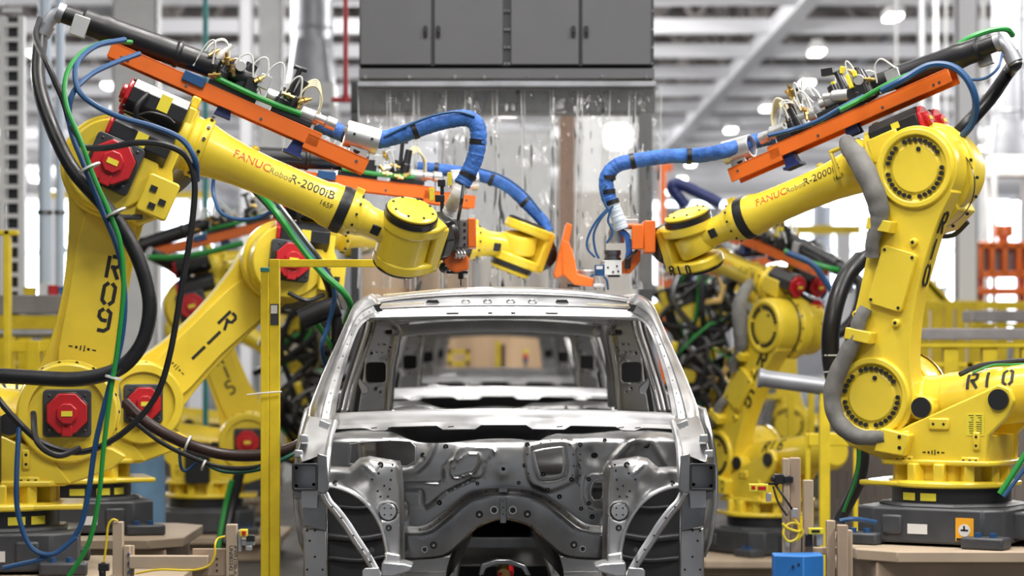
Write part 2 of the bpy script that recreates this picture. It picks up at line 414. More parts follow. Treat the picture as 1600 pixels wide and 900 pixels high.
    b.prism([(.15, .36), (.30, .36), (.50, .43), (.56, .485), (.50, .52), (.2, .56)], -.2, .02, M0)
    b.prism([(.13, .40), (.28, .42), (.24, .53), (.10, .50)], .17, .27, M0)
    b.lathe([(-.215, .165), (-.215, .205), (-.05, .205), (-.045, .225), (.03, .225), (.035, .20), (.06, .20)], (.312, 0, .67), (0, 1, 0), 44, M0)
    b.lathe([(-.235, .165), (-.235, .21), (-.2, .215)], (.312, 0, .67), (0, 1, 0), 44, M0, cap=False)
    for x, z, w, h in ((-.02, .60, .1, .055), (.14, .475, .035, .085), (-.2, .475, .035, .085), (.15, .385, .09, .035), (-.17, .385, .09, .035)):
        for sy in (1, -1): b.box((x, sy * .215, z - (.05 if x == -.02 else 0)), (w, .016, h), M0)
    tur = b.build('turret', YEL, root, bevel=.009)
    b = MB()
    for sy in (1, -1):
        y = sy * .2245
        for x, z in ((-.045, .55), (.005, .55), (.14, .455), (.14, .495), (-.2, .455), (-.2, .495), (.12, .385), (.15, .385), (.18, .385), (-.14, .385), (-.17, .385), (-.2, .385)):
            b.cyl((x, y - sy * .004, z), (x, y, z), .0065, n=8, M=M0)
    for z in (.44, .49): b.cyl((.15, .268, z), (.15, .273, z), .009, n=8, M=M0)
    for a in range(0, 360, 20): b.cyl(V((.312, .0, .67)) + V((.213 * math.cos(math.radians(a)), -.047, .213 * math.sin(math.radians(a)))), V((.312, 0, .67)) + V((.213 * math.cos(math.radians(a)), -.052, .213 * math.sin(math.radians(a)))), .008, n=8, M=M0)
    if detail > 1: motion_mark(b, M0 @ T(.06, .2125, .42) @ RZ(180), .03)
    b.build('bolts', BLKP, tur)
    if detail > 1:
        b = MB(); b.bx(-.235, -.15, .211, .2145, .50, .6, M0); b.bx(-.235, -.15, -.2145, -.211, .50, .6, M0); lb = b.build('yellow_notice', YELB, tur)
        b = MB()
        for i in range(9):
            z = .51 + .01 * i; w = rnd.uniform(.01, .03)
            b.bx(-.225, -.225 + w, .2142, .2152, z, z + .003, M0); b.bx(-.185, -.185 + w * .8, .2142, .2152, z, z + .003, M0)
        b.build('notice_print', BLKS, tur)
    # --- counterbalance cylinder
    b = MB(); a, c = V((.17, 0, .63)), V((-.78, 0, .74)); ax = c - a; Ln = ax.length
    b.lathe([(0, .11), (.012, .134), (.07, .134), (.075, .128), (.16, .128), (.165, .132), (Ln - .12, .132), (Ln - .03, .128), (Ln, .10)], a, ax, 40, M0)
    b.lathe([(-.2, .055), (.2, .055)], (.07, 0, .62), (0, 1, 0), 24, M0)
    b.prism([(.02, .57), (.12, .57), (.31, .62), (.31, .70), (.1, .68), (.02, .66)], .07, .17, M0)
    cb = b.build('counterbalance', YEL, root, bevel=.006)
    b = MB()
    for sy in (-1, 1): b.cyl((-.305, sy * .19, .665), (-.305, sy * .226, .665), .048, n=24, M=M0); b.cyl((.07, sy * .19, .625), (.07, sy * .212, .625), .047, n=24, M=M0)
    b.build('pivot_cap', BLKP, tur)
    if code:
        b = MB(); axn = ax.normalized(); up = V((axn.z, 0, -axn.x)) * -1
        up = V((0, 0, 1)); 
        n_ = len(code)
        for sgn in (1, -1):
            Mx = MX.Identity(4)
            # local frame on the flank of the cylinder: x reads along it, z up round it
            xd = axn if sgn == 1 else -axn
            yd = V((0, -sgn, 0)); zd = xd.cross(yd) * 1
            if zd.z < 0: zd = -zd; 
            Mx = MX(((xd.x, yd.x, zd.x, 0), (xd.y, yd.y, zd.y, 0), (xd.z, yd.z, zd.z, 0), (0, 0, 0, 1)))
            p0 = a + axn * (.30 if sgn == 1 else .30 + .1 * n_)
            for i, ch in enumerate(code):
                t_ = MB(); strokes(t_, ch, I4, .085, .16)
                vs = []
                for v in t_.v:
                    ang = (v.z + .045) / .134; rr = .1335 - v.y
                    q = p0 + xd * (v.x + i * (.085 if ch != 'I' else .08)) + V((0, sgn, 0)) * (rr * math.cos(ang)) + zd * (rr * math.sin(ang))
                    vs.append(q)
                b.add(vs, t_.f, M0)
        b.build('lettering', BLKS, cb)
    # --- shoulder motor
    red_motor(root, M0 @ T(.312, -.21, .67) @ RZ(-90), .092, .06, 'shoulder_motor')
    b = MB(); b.prism(rrect(-.12, -.15, .06, .15, .02), -.05, .05, M0 @ T(-.02, -.27, .52)); b.build('turn_motor', BLKP, root, bevel=.008)
    b = MB(); b.prismz(octa(-.05, -.27, .05), .67, .7, M0); b.build('red_cap', RED, root) if detail > 1 else None
    # --- lower arm
    y0, y1 = .065, .20
    arc = lambda cx, cz, r, a0, a1, k: [(cx + r * math.cos(math.radians(a0 + (a1 - a0) * i / k)), cz + r * math.sin(math.radians(a0 + (a1 - a0) * i / k))) for i in range(k + 1)]
    rs = smooth2([(.205, .02), (.195, .14), (.172, .3), (.16, .5), (.162, .75), (.185, .98)], 4)
    ls = smooth2([(-.192, 1.0), (-.150, .84), (-.122, .6), (-.122, .4), (-.145, .22), (-.195, .04)], 4)
    poly = arc(0, 0, .205, 190, 360, 22)[:-1] + rs + arc(0, 1.075, .198, -20, 200, 28) + ls
    b = MB(); b.prism(poly, y0, y1, M2)
    for z in (0, 1.075):
        b.lathe([(y1 - .01, .19), (y1 + .022, .182), (y1 + .022, .155), (y1 + .004, .148), (y1 + .004, .118), (y1 + .012, .112), (y1 + .012, .001)], (0, 0, z), (0, 1, 0), 48, M2, cap=False)
    b.prism(smooth2([(.14, .18), (.13, .5), (.14, .86), (.04, .9), (-.08, .86), (-.09, .5), (-.08, .18), (.03, .14)], 3, True), y0 - .025, y0 + .02, M2)
    b.prism(rrect(-.09, .62 - .2, .085, .62 + .08, .02), y1 - .01, y1 + .03, M2 @ T(.055, 0, .0) @ RY(-5))                      # cover plate
    for z, ww in ((.79, .12), (.27, .13)): b.box((.10, y1 + .035, z), (ww, .08, .055), M2 @ T(0, 0, 0))
    for x, z in ((.135, .93), (.155, .74), (.15, .36), (-.06, .74), (-.05, .36)): b.lathe([(y1 - .01, .022), (y1 + .022, .018)], (x, 0, z), (0, 1, 0), 14, M2)
    arm = b.build('lower_arm', YEL, root, bevel=.016)
    b = MB(); y = y1 + .01
    for zc in (0, 1.075):
        for i in range(32):
            if i in (4, 13, 14, 23, 31): continue
            t = 2 * PI * i / 32
            p = V((.132 * math.cos(t), y, zc + .132 * math.sin(t))); b.cyl(p, p + V((0, .012, 0)), .0105, n=10, M=M2)
        b.cyl((.0, y1 + .005, zc + .09), (0, y1 + .018, zc + .09), .011, n=10, M=M2)
    Mp = M2 @ T(.055, 0, 0) @ RY(-5)
    for x, z in ((-.072, .44), (.068, .44), (-.072, .68), (.068, .68)): b.cyl((x, y1 + .028, z), (x, y1 + .036, z), .007, n=8, M=Mp)
    for x, z in ((.135, .93), (.155, .74), (.15, .36), (-.06, .74), (-.05, .36)): b.cyl((x, y1 + .02, z), (x, y1 + .025, z), .008, n=8, M=M2)
    b.build('bolts', BLKP, arm)
    if code:
        b = MB()
        if code_on == 'back':
            for i, ch in enumerate(code):
                strokes(b, ch, M2 @ T(-.1475 + .012 * i, .162, .80 - .125 * i) @ RY(-10 + 4 * i) @ RZ(-90), .10, .16)
        elif code_on == 'front_side':
            for i, ch in enumerate(code): strokes(b, ch, M2 @ T(-.06 - .01*i, y1 + .002, .80 - .155 * i) @ RZ(180), .125, .17)
        for i, ch in enumerate(code):
            strokes(b, ch, M2 @ T(cx + (0 if ch not in '1I' else .03), y0 - .025, .60 - .115 * i), .095, .17)
        if detail > 1: motion_mark(b, M2 @ T(-.05, y0 - .025, .28), .034)
        b.build('lettering', BLKS, arm)
    if sleeve:
        b = MB(); b.tube([(.41, .09, 1.185 + zo * .6), (.345, .19, 1.15 + zo * .5), (.265, .255, 1.07), (.17, .265, .96), (.12, .25, .86), (.115, .245, .79), (.125, .24, .71), (.12, .225, .64)],
               lambda t: (.036 + .016 * math.sin(PI * min(1, t * 1.3)) if t < .77 else .034) * (1 + .05 * math.sin(41 * t) * math.sin(17 * t + 1)), 14, 9, M2)
        b.tube([(.105, .22, .40), (.12, .235, .33), (.12, .235, .27), (.145, .24, .18), (.178, .24, .06), (.178, .24, -.05), (.125, .24, -.145), (.03, .245, -.19), (-.06, .25, -.18), (-.12, .25, -.16)],
               lambda t: (.031 + .012 * math.sin(PI * t)) * (1 + .05 * math.sin(47 * t) * math.sin(19 * t + 1)), 14, 8, M2)
        b.build('cable_sleeve', GSL, root)
    # --- elbow casing
    b = MB()
    b.lathe([(-.19, .12), (-.19, .195), (-.05, .2), (-.045, .225), (.035, .225), (.04, .2), (.065, .195)], (0, 0, 0), (0, 1, 0), 48, ME)
    b.prism([(-.05, .04), (.165, .05), (.185, .35), (.20, .36), (.24, .36), (.24, .08), (.28, 0), (.275, -.12), (.2, -.19), (.03, -.2), (-.08, -.15)], -.175, .05, M3)
    b.prism(rrect(.16, -.14, .3, .03, .015), -.235, -.18, M3)
    b.box((.14, .06, .25), (.16, .1, .12), M3); b.box((.32, .11, .26), (.025, .02, .13), M3); b.box((.36, .11, .325), (.1, .02, .02), M3); b.box((.40, .11, .26), (.02, .02, .13), M3)
    b.lathe([(.2, .10), (.2, .15), (.245, .15), (.25, .125), (.285, .122), (.29, .138), (.325, .138), (.33, .12)], (0, YF, .225), (1, 0, 0), 40, M3)
    b.box((.215, YF - .06, .39), (.04, .05, .05), M3)
    elb = b.build('elbow_casing', YEL, root, bevel=.008)
    b = MB()
    for a in range(0, 360, 24):
        t = math.radians(a); b.cyl((.212 * math.cos(t), .034, .212 * math.sin(t)), (.212 * math.cos(t), .041, .212 * math.sin(t)), .008, n=8, M=M3)
        b.cyl((.31, YF + .14 * math.cos(t), .225 + .14 * math.sin(t)), (.31, YF + .146 * math.cos(t), .225 + .146 * math.sin(t)), .008, n=8, M=M3)
    b.lathe([(.05, .206), (.066, .206)], (0, 0, 0), (0, 1, 0), 48, M3, cap=False)
    for x, z in ((.2, -.03), (.255, -.07), (.22, -.1)): b.box((x, -.238, z), (.03, .01, .025), M3 @ T(0, 0, 0))
    b.tube([(.2, -.2, -.16), (.1, -.26, -.2), (.0, -.25, -.17)], .012, 8, 5, M3)
    b.build('bolts', BLKP, elb)
    red_motor(root, ME @ T(0, -.185, 0) @ RZ(-90), .098, .10, 'elbow_motor')
    for (yy, zz, x1) in ((-.15, .305, -.10), (.03, .305, -.10), (-.15, .14, -.085)):
        red_motor(root, M3 @ T(.2, yy, zz) @ RZ(180), .074, .2 - x1 if False else .25 + (x1 + .1), 'wrist_motor')
    b = MB(); 
    b.tube([(.02, -.24, .33), (.0, -.27, .26), (.02, -.26, .2)], .012, 8, 4, M3); b.tube([(.02, -.24, .23), (.06, -.25, .26), (.13, -.25, .27), (.17, -.24, .26)], .006, 6, 4, M3)
    b.build('motor_lead', BLK, root)
    if detail > 1:
        b = MB(); b.box((.10, -.2255, .32), (.05, .003, .07), M3); b.box((.07, -.2255, .14), (.05, .003, .06), M3); b.box((.06, .104, .32), (.04, .003, .03), M3); b.box((.05,.035,.3745),(.05,.04,.003), M3); b.build('yellow_sticker', YELB, root)
    # --- forearm and wrist
    b = MB(); b.lathe([(.30, .12), (.33, .118), (.40, .104), (.50, .092), (.62, .086), (.78, .087), (.88, .090), (.91, .10), (.955, .102)], (0, YF, .225), (1, 0, 0), 40, M3)
    b.lathe([(0, .02), (.012, .02), (.02, .012)], (.53, YF, .31), (0, 0, 1), 12, M3)
    b.lathe([(1.0, .10), (1.035, .098), (1.05, .085), (1.075, .08)], (0, YF, .225), (1, 0, 0), 36, M3)
    b.box((1.02, YF, .325), (.04, .04, .04), M3)
    fa = b.build('forearm', YEL, root, bevel=.004)
    b = MB(); b.lathe([(.953, .104), (.975, .107), (1.0, .104)], (0, YF, .225), (1, 0, 0), 36, M3)
    for a in range(0, 360, 30):
        t = math.radians(a); b.cyl((1.04, YF + .094 * math.cos(t), .225 + .094 * math.sin(t)), (1.04, YF + .1 * math.cos(t), .225 + .1 * math.sin(t)), .006, n=6, M=M3)
    b.build('seal_ring', BLK, root)
    if detail > 0:
        def wrap(sg, x0, r_, a0):
            def fn(u, v):
                xx = x0 + u if sg < 0 else x0 - u
                pr = [(.30, .12), (.33, .118), (.40, .104), (.50, .092), (.62, .086), (.78, .087), (.88, .090), (.91, .10), (.955, .102)]
                R_ = .09
                for (p, q), (p2, q2) in zip(pr, pr[1:]):
                    if p <= xx <= p2: R_ = q + (q2 - q) * (xx - p) / (p2 - p)
                rr = R_; a = a0 + v / rr; return M3 @ V((x0 + u if sg < 0 else x0 - u, YF + sg * (rr + .0012) * math.cos(a), .225 + (rr + .0012) * math.sin(a)))
            return fn
        red, gry, blk = MB(), MB(), MB()
        for sg, x0 in ((-1, .45), (1, .875)):
            s_ = sg
            q = -1 if sg < 0 else 1
            font_on(red, 'FANUC', .052, wrap(sg, x0, .094, .16)); font_on(gry, 'Robot', .040, wrap(sg, x0 + (.17 if sg < 0 else -.17), .090, .16))
            font_on(blk, 'R-2000iB', .056, wrap(sg, x0 + (.265 if sg < 0 else -.265), .089, .16)); font_on(blk, '165F', .032, wrap(sg, x0 + (.42 if sg < 0 else -.42), .089, -.25))
        red.build('lettering', REDT, fa); gry.build('lettering', GRYT, fa); blk.build('lettering', BLKS, fa)
    b = MB(); Mn = M3 @ T(0, YF, .225) @ RX(j4)
    b.lathe([(1.07, .082), (1.10, .070), (1.24, .066)], (0, 0, 0), (1, 0, 0), 28, Mn)
    b.lathe([(-.075, .085), (-.06, .096), (.025, .096), (.035, .085)], (1.28, 0, 0), (0, 0, 1), 36, Mn)
    b.build('wrist_neck', YEL, root, bevel=.004)
    b = MB()
    for sg in (-1, 1): b.box((1.145, sg * .067, 0), (.04, .012, .045), Mn)
    b.build('inspection_cover', BLK, root, bevel=.004)
    b = MB()
    out = smooth2([(-.115, 0), (-.09, .075), (-.02, .115), (.07, .115), (.115, .10)], 4) ; out = out + [(.15, .09), (.15, -.09)] + [(x, -y_) for x, y_ in out[::-1]][:-1]
    b.prismz(out, -.14, -.085, M5); b.prismz(out, .045, .098, M5)
    b.lathe([(.045, .118), (.105, .116)], (0, 0, 0), (0, 0, 1), 40, M5)
    b.prism([(.085, -.12), (.15, -.135), (.155, .09), (.085, .09)], -.1, .1, M5)
    b.lathe([(.122, .112), (.138, .112), (.15, .102)], (0, 0, 0), (0, 0, 1), 40, M5)
    if closed: b.lathe([(-.1, .113), (.06, .113)], (0, 0, 0), (0, 0, 1), 36, M5)
    wr = b.build('wrist', YEL, root, bevel=.012)
    b = MB(); b.lathe([(.098, .119), (.124, .119)], (0, 0, 0), (0, 0, 1), 40, M5)
    for a in range(0, 360, 45): b.cyl((.09 * math.cos(math.radians(a)), .09 * math.sin(math.radians(a)), .148), (.09 * math.cos(math.radians(a)), .09 * math.sin(math.radians(a)), .154), .006, n=6, M=M5)
    b.lathe([(-.153, .10), (-.14, .112)], (0, 0, 0), (0, 0, 1), 36, M5) 
    b.build('joint_seal', BLK, wr)
    b = MB(); b.prism(octa(0, -.01, .112), -.195, -.15, M5 @ RZ(90)); b.lathe([(.19, .09), (.23, .085), (.235, .07), (.25, .07)], (0, 0, -.01), (1, 0, 0), 32, M5)
    b.build('tool_flange', BLKP, root, bevel=.006)
    if wrist_code and code:
        b = MB()
        if wrist_code == 'side':
            for i, ch in enumerate(code): strokes(b, ch, M5 @ T(.10 - .055 * i, .1185, -.136) @ RZ(180), .046, .2)
        else:
            for i, ch in enumerate(code): strokes(b, ch, M5 @ T(.02 + .045 * i, .02, -.1415) @ RX(90), .05, .2)
        b.build('lettering', BLKS, wr)
    return dict(root=root, M0=M0, M2=M2, M3=M3, M5=M5, rnd=rnd)
def dress_pack(R, rail_mat=ORG, clamp=True, full=True, off=(.05, .055), side=-1):
    """orange channel over the forearm carrying the hose retractor, valves and fittings"""
    root, M = R['root'], R['M3'] @ T(off[0], YF, off[1]); rnd = R['rnd']
    b = MB()
    for x0, x1, zt in ((-.26, .72, .435), (.66, .95, .415)):
        b.bx(x0, x1, -.055, .055, zt - .012, zt, M); b.bx(x0, x1, -.055, -.046, zt - .07, zt, M); b.bx(x0, x1, .046, .055, zt - .07, zt, M)
    rail = b.build('carrier_rail', rail_mat, root, bevel=.003); rail['label'] = 'orange steel channel above the forearm'
    b = MB()
    for x in (-.2, -.17, .1, .45, .9): 
        for sy in (-1, 1): b.cyl((x, sy * .054, .385), (x, sy * .058, .385), .007, n=8, M=M)
    b.build('rail_bolt', STLD, rail)
    b = MB(); b.prism([(.255, .33), (.33, .33), (.30, .43), (.27, .43)], -.03, -.02, M); b.prism([(.255, .33), (.33, .33), (.30, .43), (.27, .43)], .02, .03, M)
    b.prism([(.60, .30), (.67, .30), (.655, .42), (.625, .42)], -.03, .03, M); b.bx(.59, .68, -.04, .04, .3, .312, M)
    b.build('rail_bracket', BLUD, root)
    b = MB(); b.lathe([(-.56, .040), (-.47, .040), (-.465, .056), (-.40, .056), (-.36, .062), (-.33, .056), (-.05, .055), (-.045, .06), (-.03, .06), (-.025, .052), (.14, .050), (.15, .04), (.3, .04)], (.05, 0, .505), (1, 0, .08), 28, M)
    cyl = b.build('hose_retractor', BLK, root, bevel=.003)
    b = MB(); b.box((-.375, -.045, .47), (.07, .03, .09), M @ RY(-5)); b.build('silver_plate', ALU, cyl, bevel=.003)
    b = MB(); b.tube([(-.49, 0, .46), (-.515, 0, .455), (-.535, 0, .435), (-.548, 0, .39), (-.552, 0, .33)], .030, 14, 5, M)
    b.lathe([(0, .045), (.03, .045)], (-.50, 0, .46), (-1, 0, 0), 20, M); b.lathe([(0, .038), (.05, .038)], (-.547, 0, .39), (-.1, 0, -1), 20, M)
    b.build('elbow_fitting', GPI, root); R['elbow'] = M @ V((-.552, 0, .335))
    if not full: return
    # valves, regulators and fittings along the rail
    blk, sil, brs, wt, blu = MB(), MB(), MB(), MB(), MB()
    blk.bx(.18, .40, -.045, .045, .435, .46, M); blk.bx(.47, .66, -.05, .05, .438, .462, M)
    for x, h, r in ((.22, .11, .026), (.31, .14, .03), (.50, .10, .03), (.545, .165, .022)): blk.lathe([(0, r * 1.15), (h * .5, r * 1.15), (h * .52, r), (h, r * .9)], (x, rnd.uniform(-.03, .0), .455), (.1, 0, 1), 14, M)
    blk.box((.36, -.02, .50), (.06, .05, .08), M); blk.cyl((.52, -.03, .54), (.52, -.03, .66), .012, n=10, M=M); blk.cyl((.49, -.03, .655), (.55, -.03, .66), .01, n=8, M=M)
    for x, z, L_ in ((.26, .52, .1), (.43, .5, .09), (.60, .49, .08)): sil.lathe([(0, .032), (L_, .032), (L_ + .01, .02), (L_ + .04, .02)], (x, .03, z), (1, 0, .05), 16, M)
    sil.lathe([(0, .02), (.05, .02), (.055, .028), (.1, .028)], (.66, 0, .495), (1, 0, .02), 16, M); sil.box((.40, -.04, .54), (.05, .03, .06), M); sil.cyl((.28, -.035, .56), (.28, -.06, .56), .024, n=16, M=M)
    for _ in range(9):
        x = rnd.uniform(.12, .62); z = rnd.uniform(.45, .56); y = rnd.uniform(-.07, -.03); brs.lathe([(0, .009), (.02, .009), (.022, .014), (.034, .014), (.036, .008), (.055, .008)], (x, y, z), (rnd.uniform(-1, 1), rnd.uniform(-.4, .2), rnd.uniform(-.4, 1)), 8, M)
    blu.box((.12, -.045, .425), (.1, .05, .045), M)
    for _ in range(9):
        x = rnd.uniform(.08, .5); p = V((x, rnd.uniform(-.06, .03), rnd.uniform(.45, .52))); h = rnd.uniform(.07, .17); w = rnd.uniform(.06, .15)
        wt.tube([p, p + V((w * .2, -.02, h * .8)), p + V((w * .6, -.03, h)), p + V((w, -.02, h * .3))], .0042, 6, 5, M)
    if side > 0:
        for x, h, r in ((.14, .15, .03), (.20, .10, .034), (.245, .19, .02), (.52, .12, .03), (.56, .09, .026)): blk.lathe([(0, r * 1.1), (h * .5, r * 1.1), (h * .52, r), (h, r * .85)], (x, .035, .45), (rnd.uniform(-.2, .2), 0, 1), 14, M)
        blk.box((.19, .05, .49), (.09, .04, .07), M); blk.box((.17, .05, .57), (.035, .03, .09), M); blk.box((.45, .05, .56), (.06, .03, .035), M @ RY(-14)); blk.box((.36, .05, .47), (.12, .03, .03), M)
        sil.box((-.0, .05, .50), (.07, .03, .07), M); sil.cyl((.16, .06, .55), (.16, .075, .55), .026, n=18, M=M); sil.lathe([(0, .03), (.08, .03), (.09, .02), (.13, .02)], (.24, .045, .51), (1, 0, .3), 16, M); sil.lathe([(0, .038), (.07, .038)], (.50, .02, .46), (0, 0, 1), 18, M)
        for _ in range(9):
            x = rnd.uniform(.0, .6); brs.lathe([(0, .009), (.02, .009), (.022, .014), (.034, .014), (.036, .008), (.055, .008)], (x, .06, rnd.uniform(.46, .62)), (rnd.uniform(-1, 1), rnd.uniform(-.2, .4), rnd.uniform(-.4, 1)), 8, M)
            p = V((x, .05, rnd.uniform(.46, .55))); h = rnd.uniform(.06, .15); w_ = rnd.uniform(-.14, .14); wt.tube([p, p + V((w_ * .2, .02, h * .8)), p + V((w_ * .6, .03, h)), p + V((w_, .02, h * .3))], .0042, 6, 5, M)
    wt.lathe([(0, .018), (.03, .018), (.05, .012), (.09, .012)], (.17, -.02, .55), (.5, 0, 1), 10, M)
    blk.build('regulator', BLKP, root, bevel=.003); sil.build('solenoid', ALU, root, bevel=.002); brs.build('brass_fitting', BRS, root); blu.build('blue_valve', BLUC, root, bevel=.003)
    wt.build('air_line', WHC, root)
    yl = MB()
    for i in range(4): yl.tube([(.56 + .01 * i, -.02 + .012 * i, .50), (.57, -.02 + .012 * i, .58 + .008 * i), (.61, -.02 + .012 * i, .615 + .01 * i), (.655, -.02 + .012 * i, .58), (.67, -.01 + .01 * i, .51)], .006, 6, 5, M)
    yl.build('cream_air_line', CRM, root)
    y2 = MB(); y2.box((.325, -.035, .585), (.02, .02, .07), M @ T(0, 0, 0)); y2.box((.15, -.05, .50), (.03, .03, .05), M)
    if side > 0: y2.box((.205, .075, .56), (.02, .02, .07), M); y2.cyl((.245, .035, .62), (.225, .035, .65), .013, n=10, M=M); y2.box((.17, .07, .585), (.02, .02, .03), M); y2.build('yellow_valve', YELB, root, bevel=.003)
    gr = MB(); gr.tube([(.2, -.05, .47), (.42, -.06, .465), (.6, -.05, .475)], .013, 8, 5, M); gr.build('green_hose', GRN, root)
    if clamp:
        Mc = M @ T(.885, 0, .495) @ RY(-8 if clamp is True else clamp)
        b = MB(); b.lathe([(-.075, .047), (-.075, .058), (.075, .058), (.075, .047)], (0, 0, 0), (1, 0, 0), 30, Mc, cap=False); b.lathe([(-.075, .047), (.075, .047)], (0, 0, 0), (1, 0, 0), 30, Mc, cap=False)
        b.bx(-.04, .04, -.03, .03, -.085, -.05, Mc)
        cl = b.build('hose_clamp', ALU, root, bevel=.002)
        b = MB(); b.lathe([(0, .03), (.02, .035)], (.885, 0, .412), (0, 0, 1), 16, M); b.cyl((-.04, -.058, .0), (-.04, -.064, .0), .006, n=8, M=Mc); b.cyl((.04, -.058, .0), (.04, -.064, .0), .006, n=8, M=Mc); b.build('clamp_mount', BLKP, cl)
def hoses(R, lst, sub=None):
    """lst: (name, material, radius, [(px, py, depth) ...]) in photo pixels at a true depth"""
    for name, m, r, P in lst:
        Q = [W(*p) if p else R['elbow'] for p in P]
        if 'sleeve' in name:
            h = random.Random(len(P)); wv = [h.uniform(-1, 1) for _ in range(400)]
            b = MB(); b.tube(Q, lambda t: r * (1 + .045 * wv[int(t * 150)]), 14, 14)
        else: b = MB(); b.tube(Q, r, 10 if r > .02 else 8, 6)
        b.build(name, m, R['root'])
def ties(R, name, m, lst, w=.03):
    b = MB()
    for (px, py, d), (qx, qy), r in lst:
        a = W(px, py, d); t = (W(qx, qy, d) - a).normalized(); b.lathe([(-w / 2, r), (w / 2, r)], a, t, 14)
    b.build(name, m, R['root'])
# ------------------------------------------------------------------ the hall
b = MB(); b.bx(-45, 45, -14, 118, -.2, 0); struct('floor', b, CONC)
b = MB(); b.bx(-45, 45, -14, 118, 10.4, 10.6); struct('ceiling', b, DECK)
b = MB(); b.bx(-45, 45, 117.6, 118, 0, 10.4); struct('wall_back', b, WALLM)
b = MB(); b.bx(-45, -44.6, -14, 118, 0, 10.4); struct('wall_left', b, WALLM)
b = MB(); b.bx(44.6, 45, -14, 118, 0, 10.4); struct('wall_right', b, WALLM)
n = 0
for x0, x1, z0, z1 in ((-42, -27, 2.5, 8), (-22, -12.5, 3, 8.2), (6.5, 15, 3, 8), (15.8, 24.5, 1.6, 9.8), (26, 42, 2.5, 8)):
    n += 1; b = MB(); b.bx(x0, x1, 117.5, 117.6, z0, z1); w = struct('window_%d' % n, b, WIN)
    b = MB()
    k = int((x1 - x0) / 2.2)
    for i in range(k + 1): b.bx(x0 + (x1 - x0) * i / k - .08, x0 + (x1 - x0) * i / k + .08, 117.38, 117.5, z0, z1)
    for z in (z0, (z0 + z1) / 2, z1): b.bx(x0, x1, 117.36, 117.5, z - .08, z + .08)
    struct('window_frame', b, CHORD, w)
# roof joists: white bottom chord, zigzag web, top chord
for i in range(17):
    d = 40.6 + 4.2 * i
    b = MB(); b.bx(-34, 34, d - .12, d + .12, 7.46, 7.74); b.mi(1); b.bx(-34, 34, d - .08, d + .08, 9.3, 9.5)
    for k in range(34):
        x = -34 + 2 * k
        for s in (0, 1): b.bar([(x + s, d, 7.7 if s == 0 else 9.3), (x + 1 + s, d, 9.3 if s == 0 else 7.7)], .09, .09, up=(0, 1, 0))
    o = struct('trim_%d' % (i + 1), b, [CHORD, WEB])
b = MB()
for j, x in enumerate((5.6, -11.0)):
    b = MB(); b.bx(x - .16, x + .16, 38, 112, 7.42, 7.75); b.mi(1); b.bx(x - .1, x + .1, 38, 112, 9.4, 9.6)
    for k in range(25): b.bar([(x, 40 + 2.9 * k, 7.9), (x, 41.4 + 2.9 * k, 9.4), (x, 42.9 + 2.9 * k, 7.9)], .12, .12, up=(1, 0, 0))
    struct('trim_%d' % (18 + j), b, [CHORD, WEB])
for j in range(10):                              # ducts and cable trays running under the roof deck
    z = 9.0; x = -27 + 6.1 * j
    b = MB(); b.bx(x, x + (.5 if j % 2 else .22), 38, 114, z - .2, z + .15); struct('trim_%d' % (20 + j), b, [GPI, RPI, WEB][j % 3])
# luminaires
LX = (-24, -16.3, -8.8, 6.9, 14.5, 22)
first = None; k = 0
for xi, x in enumerate(LX):
    for d in (45.2, 51, 57.2, 63.2, 69.5, 76, 83, 91, 99, 107):
        px = CX + x * F / d
        if not -60 < px < 1660: continue
        if 560 < px < 1020: continue
        if first is None:
            first = thing('ceiling_light', (x, d, 7.3), '', 'light', 'high-bay lights under the roof trusses')
            b = MB(); M = T(x, d, 7.3)
            b.prismz(rrect(-.14, -.42, .14, .42, .05), .02, .14, M); b.bx(-.1, .1, -.1, .1, .14, .26, M); b.build('lamp_housing', WHT, first)
            b = MB(); b.prismz(rrect(-.12, -.38, .12, .38, .04), -.03, .02, M); b.build('lamp_lens', LAMP, first)
            o = first
        else: o = copy_tree(first)
        dx = .35 * math.sin(k * 2.4); o.location = (x + dx, d + .3 * math.cos(k), 7.3); k += 1
        o['label'] = 'lit rectangular high-bay light hanging under the white roof trusses'
def cyl_thing(name, label, cat, px, y0, y1, d, rpx, m, extra=None, group=None):
    r = rpx * d / F; X = WX(px, d); z0, z1 = max(0., WZ(y1, d)), WZ(y0, d)
    t = thing(name, (X, d, z0), label, cat, group)
    b = MB(); b.cyl((X, d, z0), (X, d, z1), r, n=24); b.build('shaft', m, t)
    return t
# building columns and vertical services
def h_column(lbl, px, wpx, d, m, top=7.46, group='painted steel building columns'):
    w = wpx * d / F; X = WX(px, d); t = thing('building_column', (X, d, 0), lbl, 'column', group)
    b = MB(); b.bx(X - w / 2, X + w / 2, d - .02, d + .02, 0, top); b.bx(X - w / 2, X - w / 2 + .03, d - w * .4, d + w * .4, 0, top); b.bx(X + w / 2 - .03, X + w / 2, d - w * .4, d + w * .4, 0, top)
    b.bx(X - w / 2, X + w / 2, d - w * .4, d - w * .4 + .03, 0, top) ; b.build('shaft', m, t, bevel=.01)
    b = MB(); b.bx(X - w * .8, X + w * .8, d - w * .7, d + w * .7, 0, .04); b.build('base_plate', m, t)
    return t
h_column('broad white building column behind the robot marked R09', 214, 70, 27, WHT)
h_column('white building column beside the galvanised duct', 424, 38, 30, WHT)
h_column('pale building column beside the orange rack', 1509, 34, 27, CHORD)
h_column('slim pale column behind the tall lower arm of robot R10', 1440, 12, 34, CHORD, group=None)
h_column('slim white column just inside the grey cabinet', 385, 22, 36, CHORD, group=None)
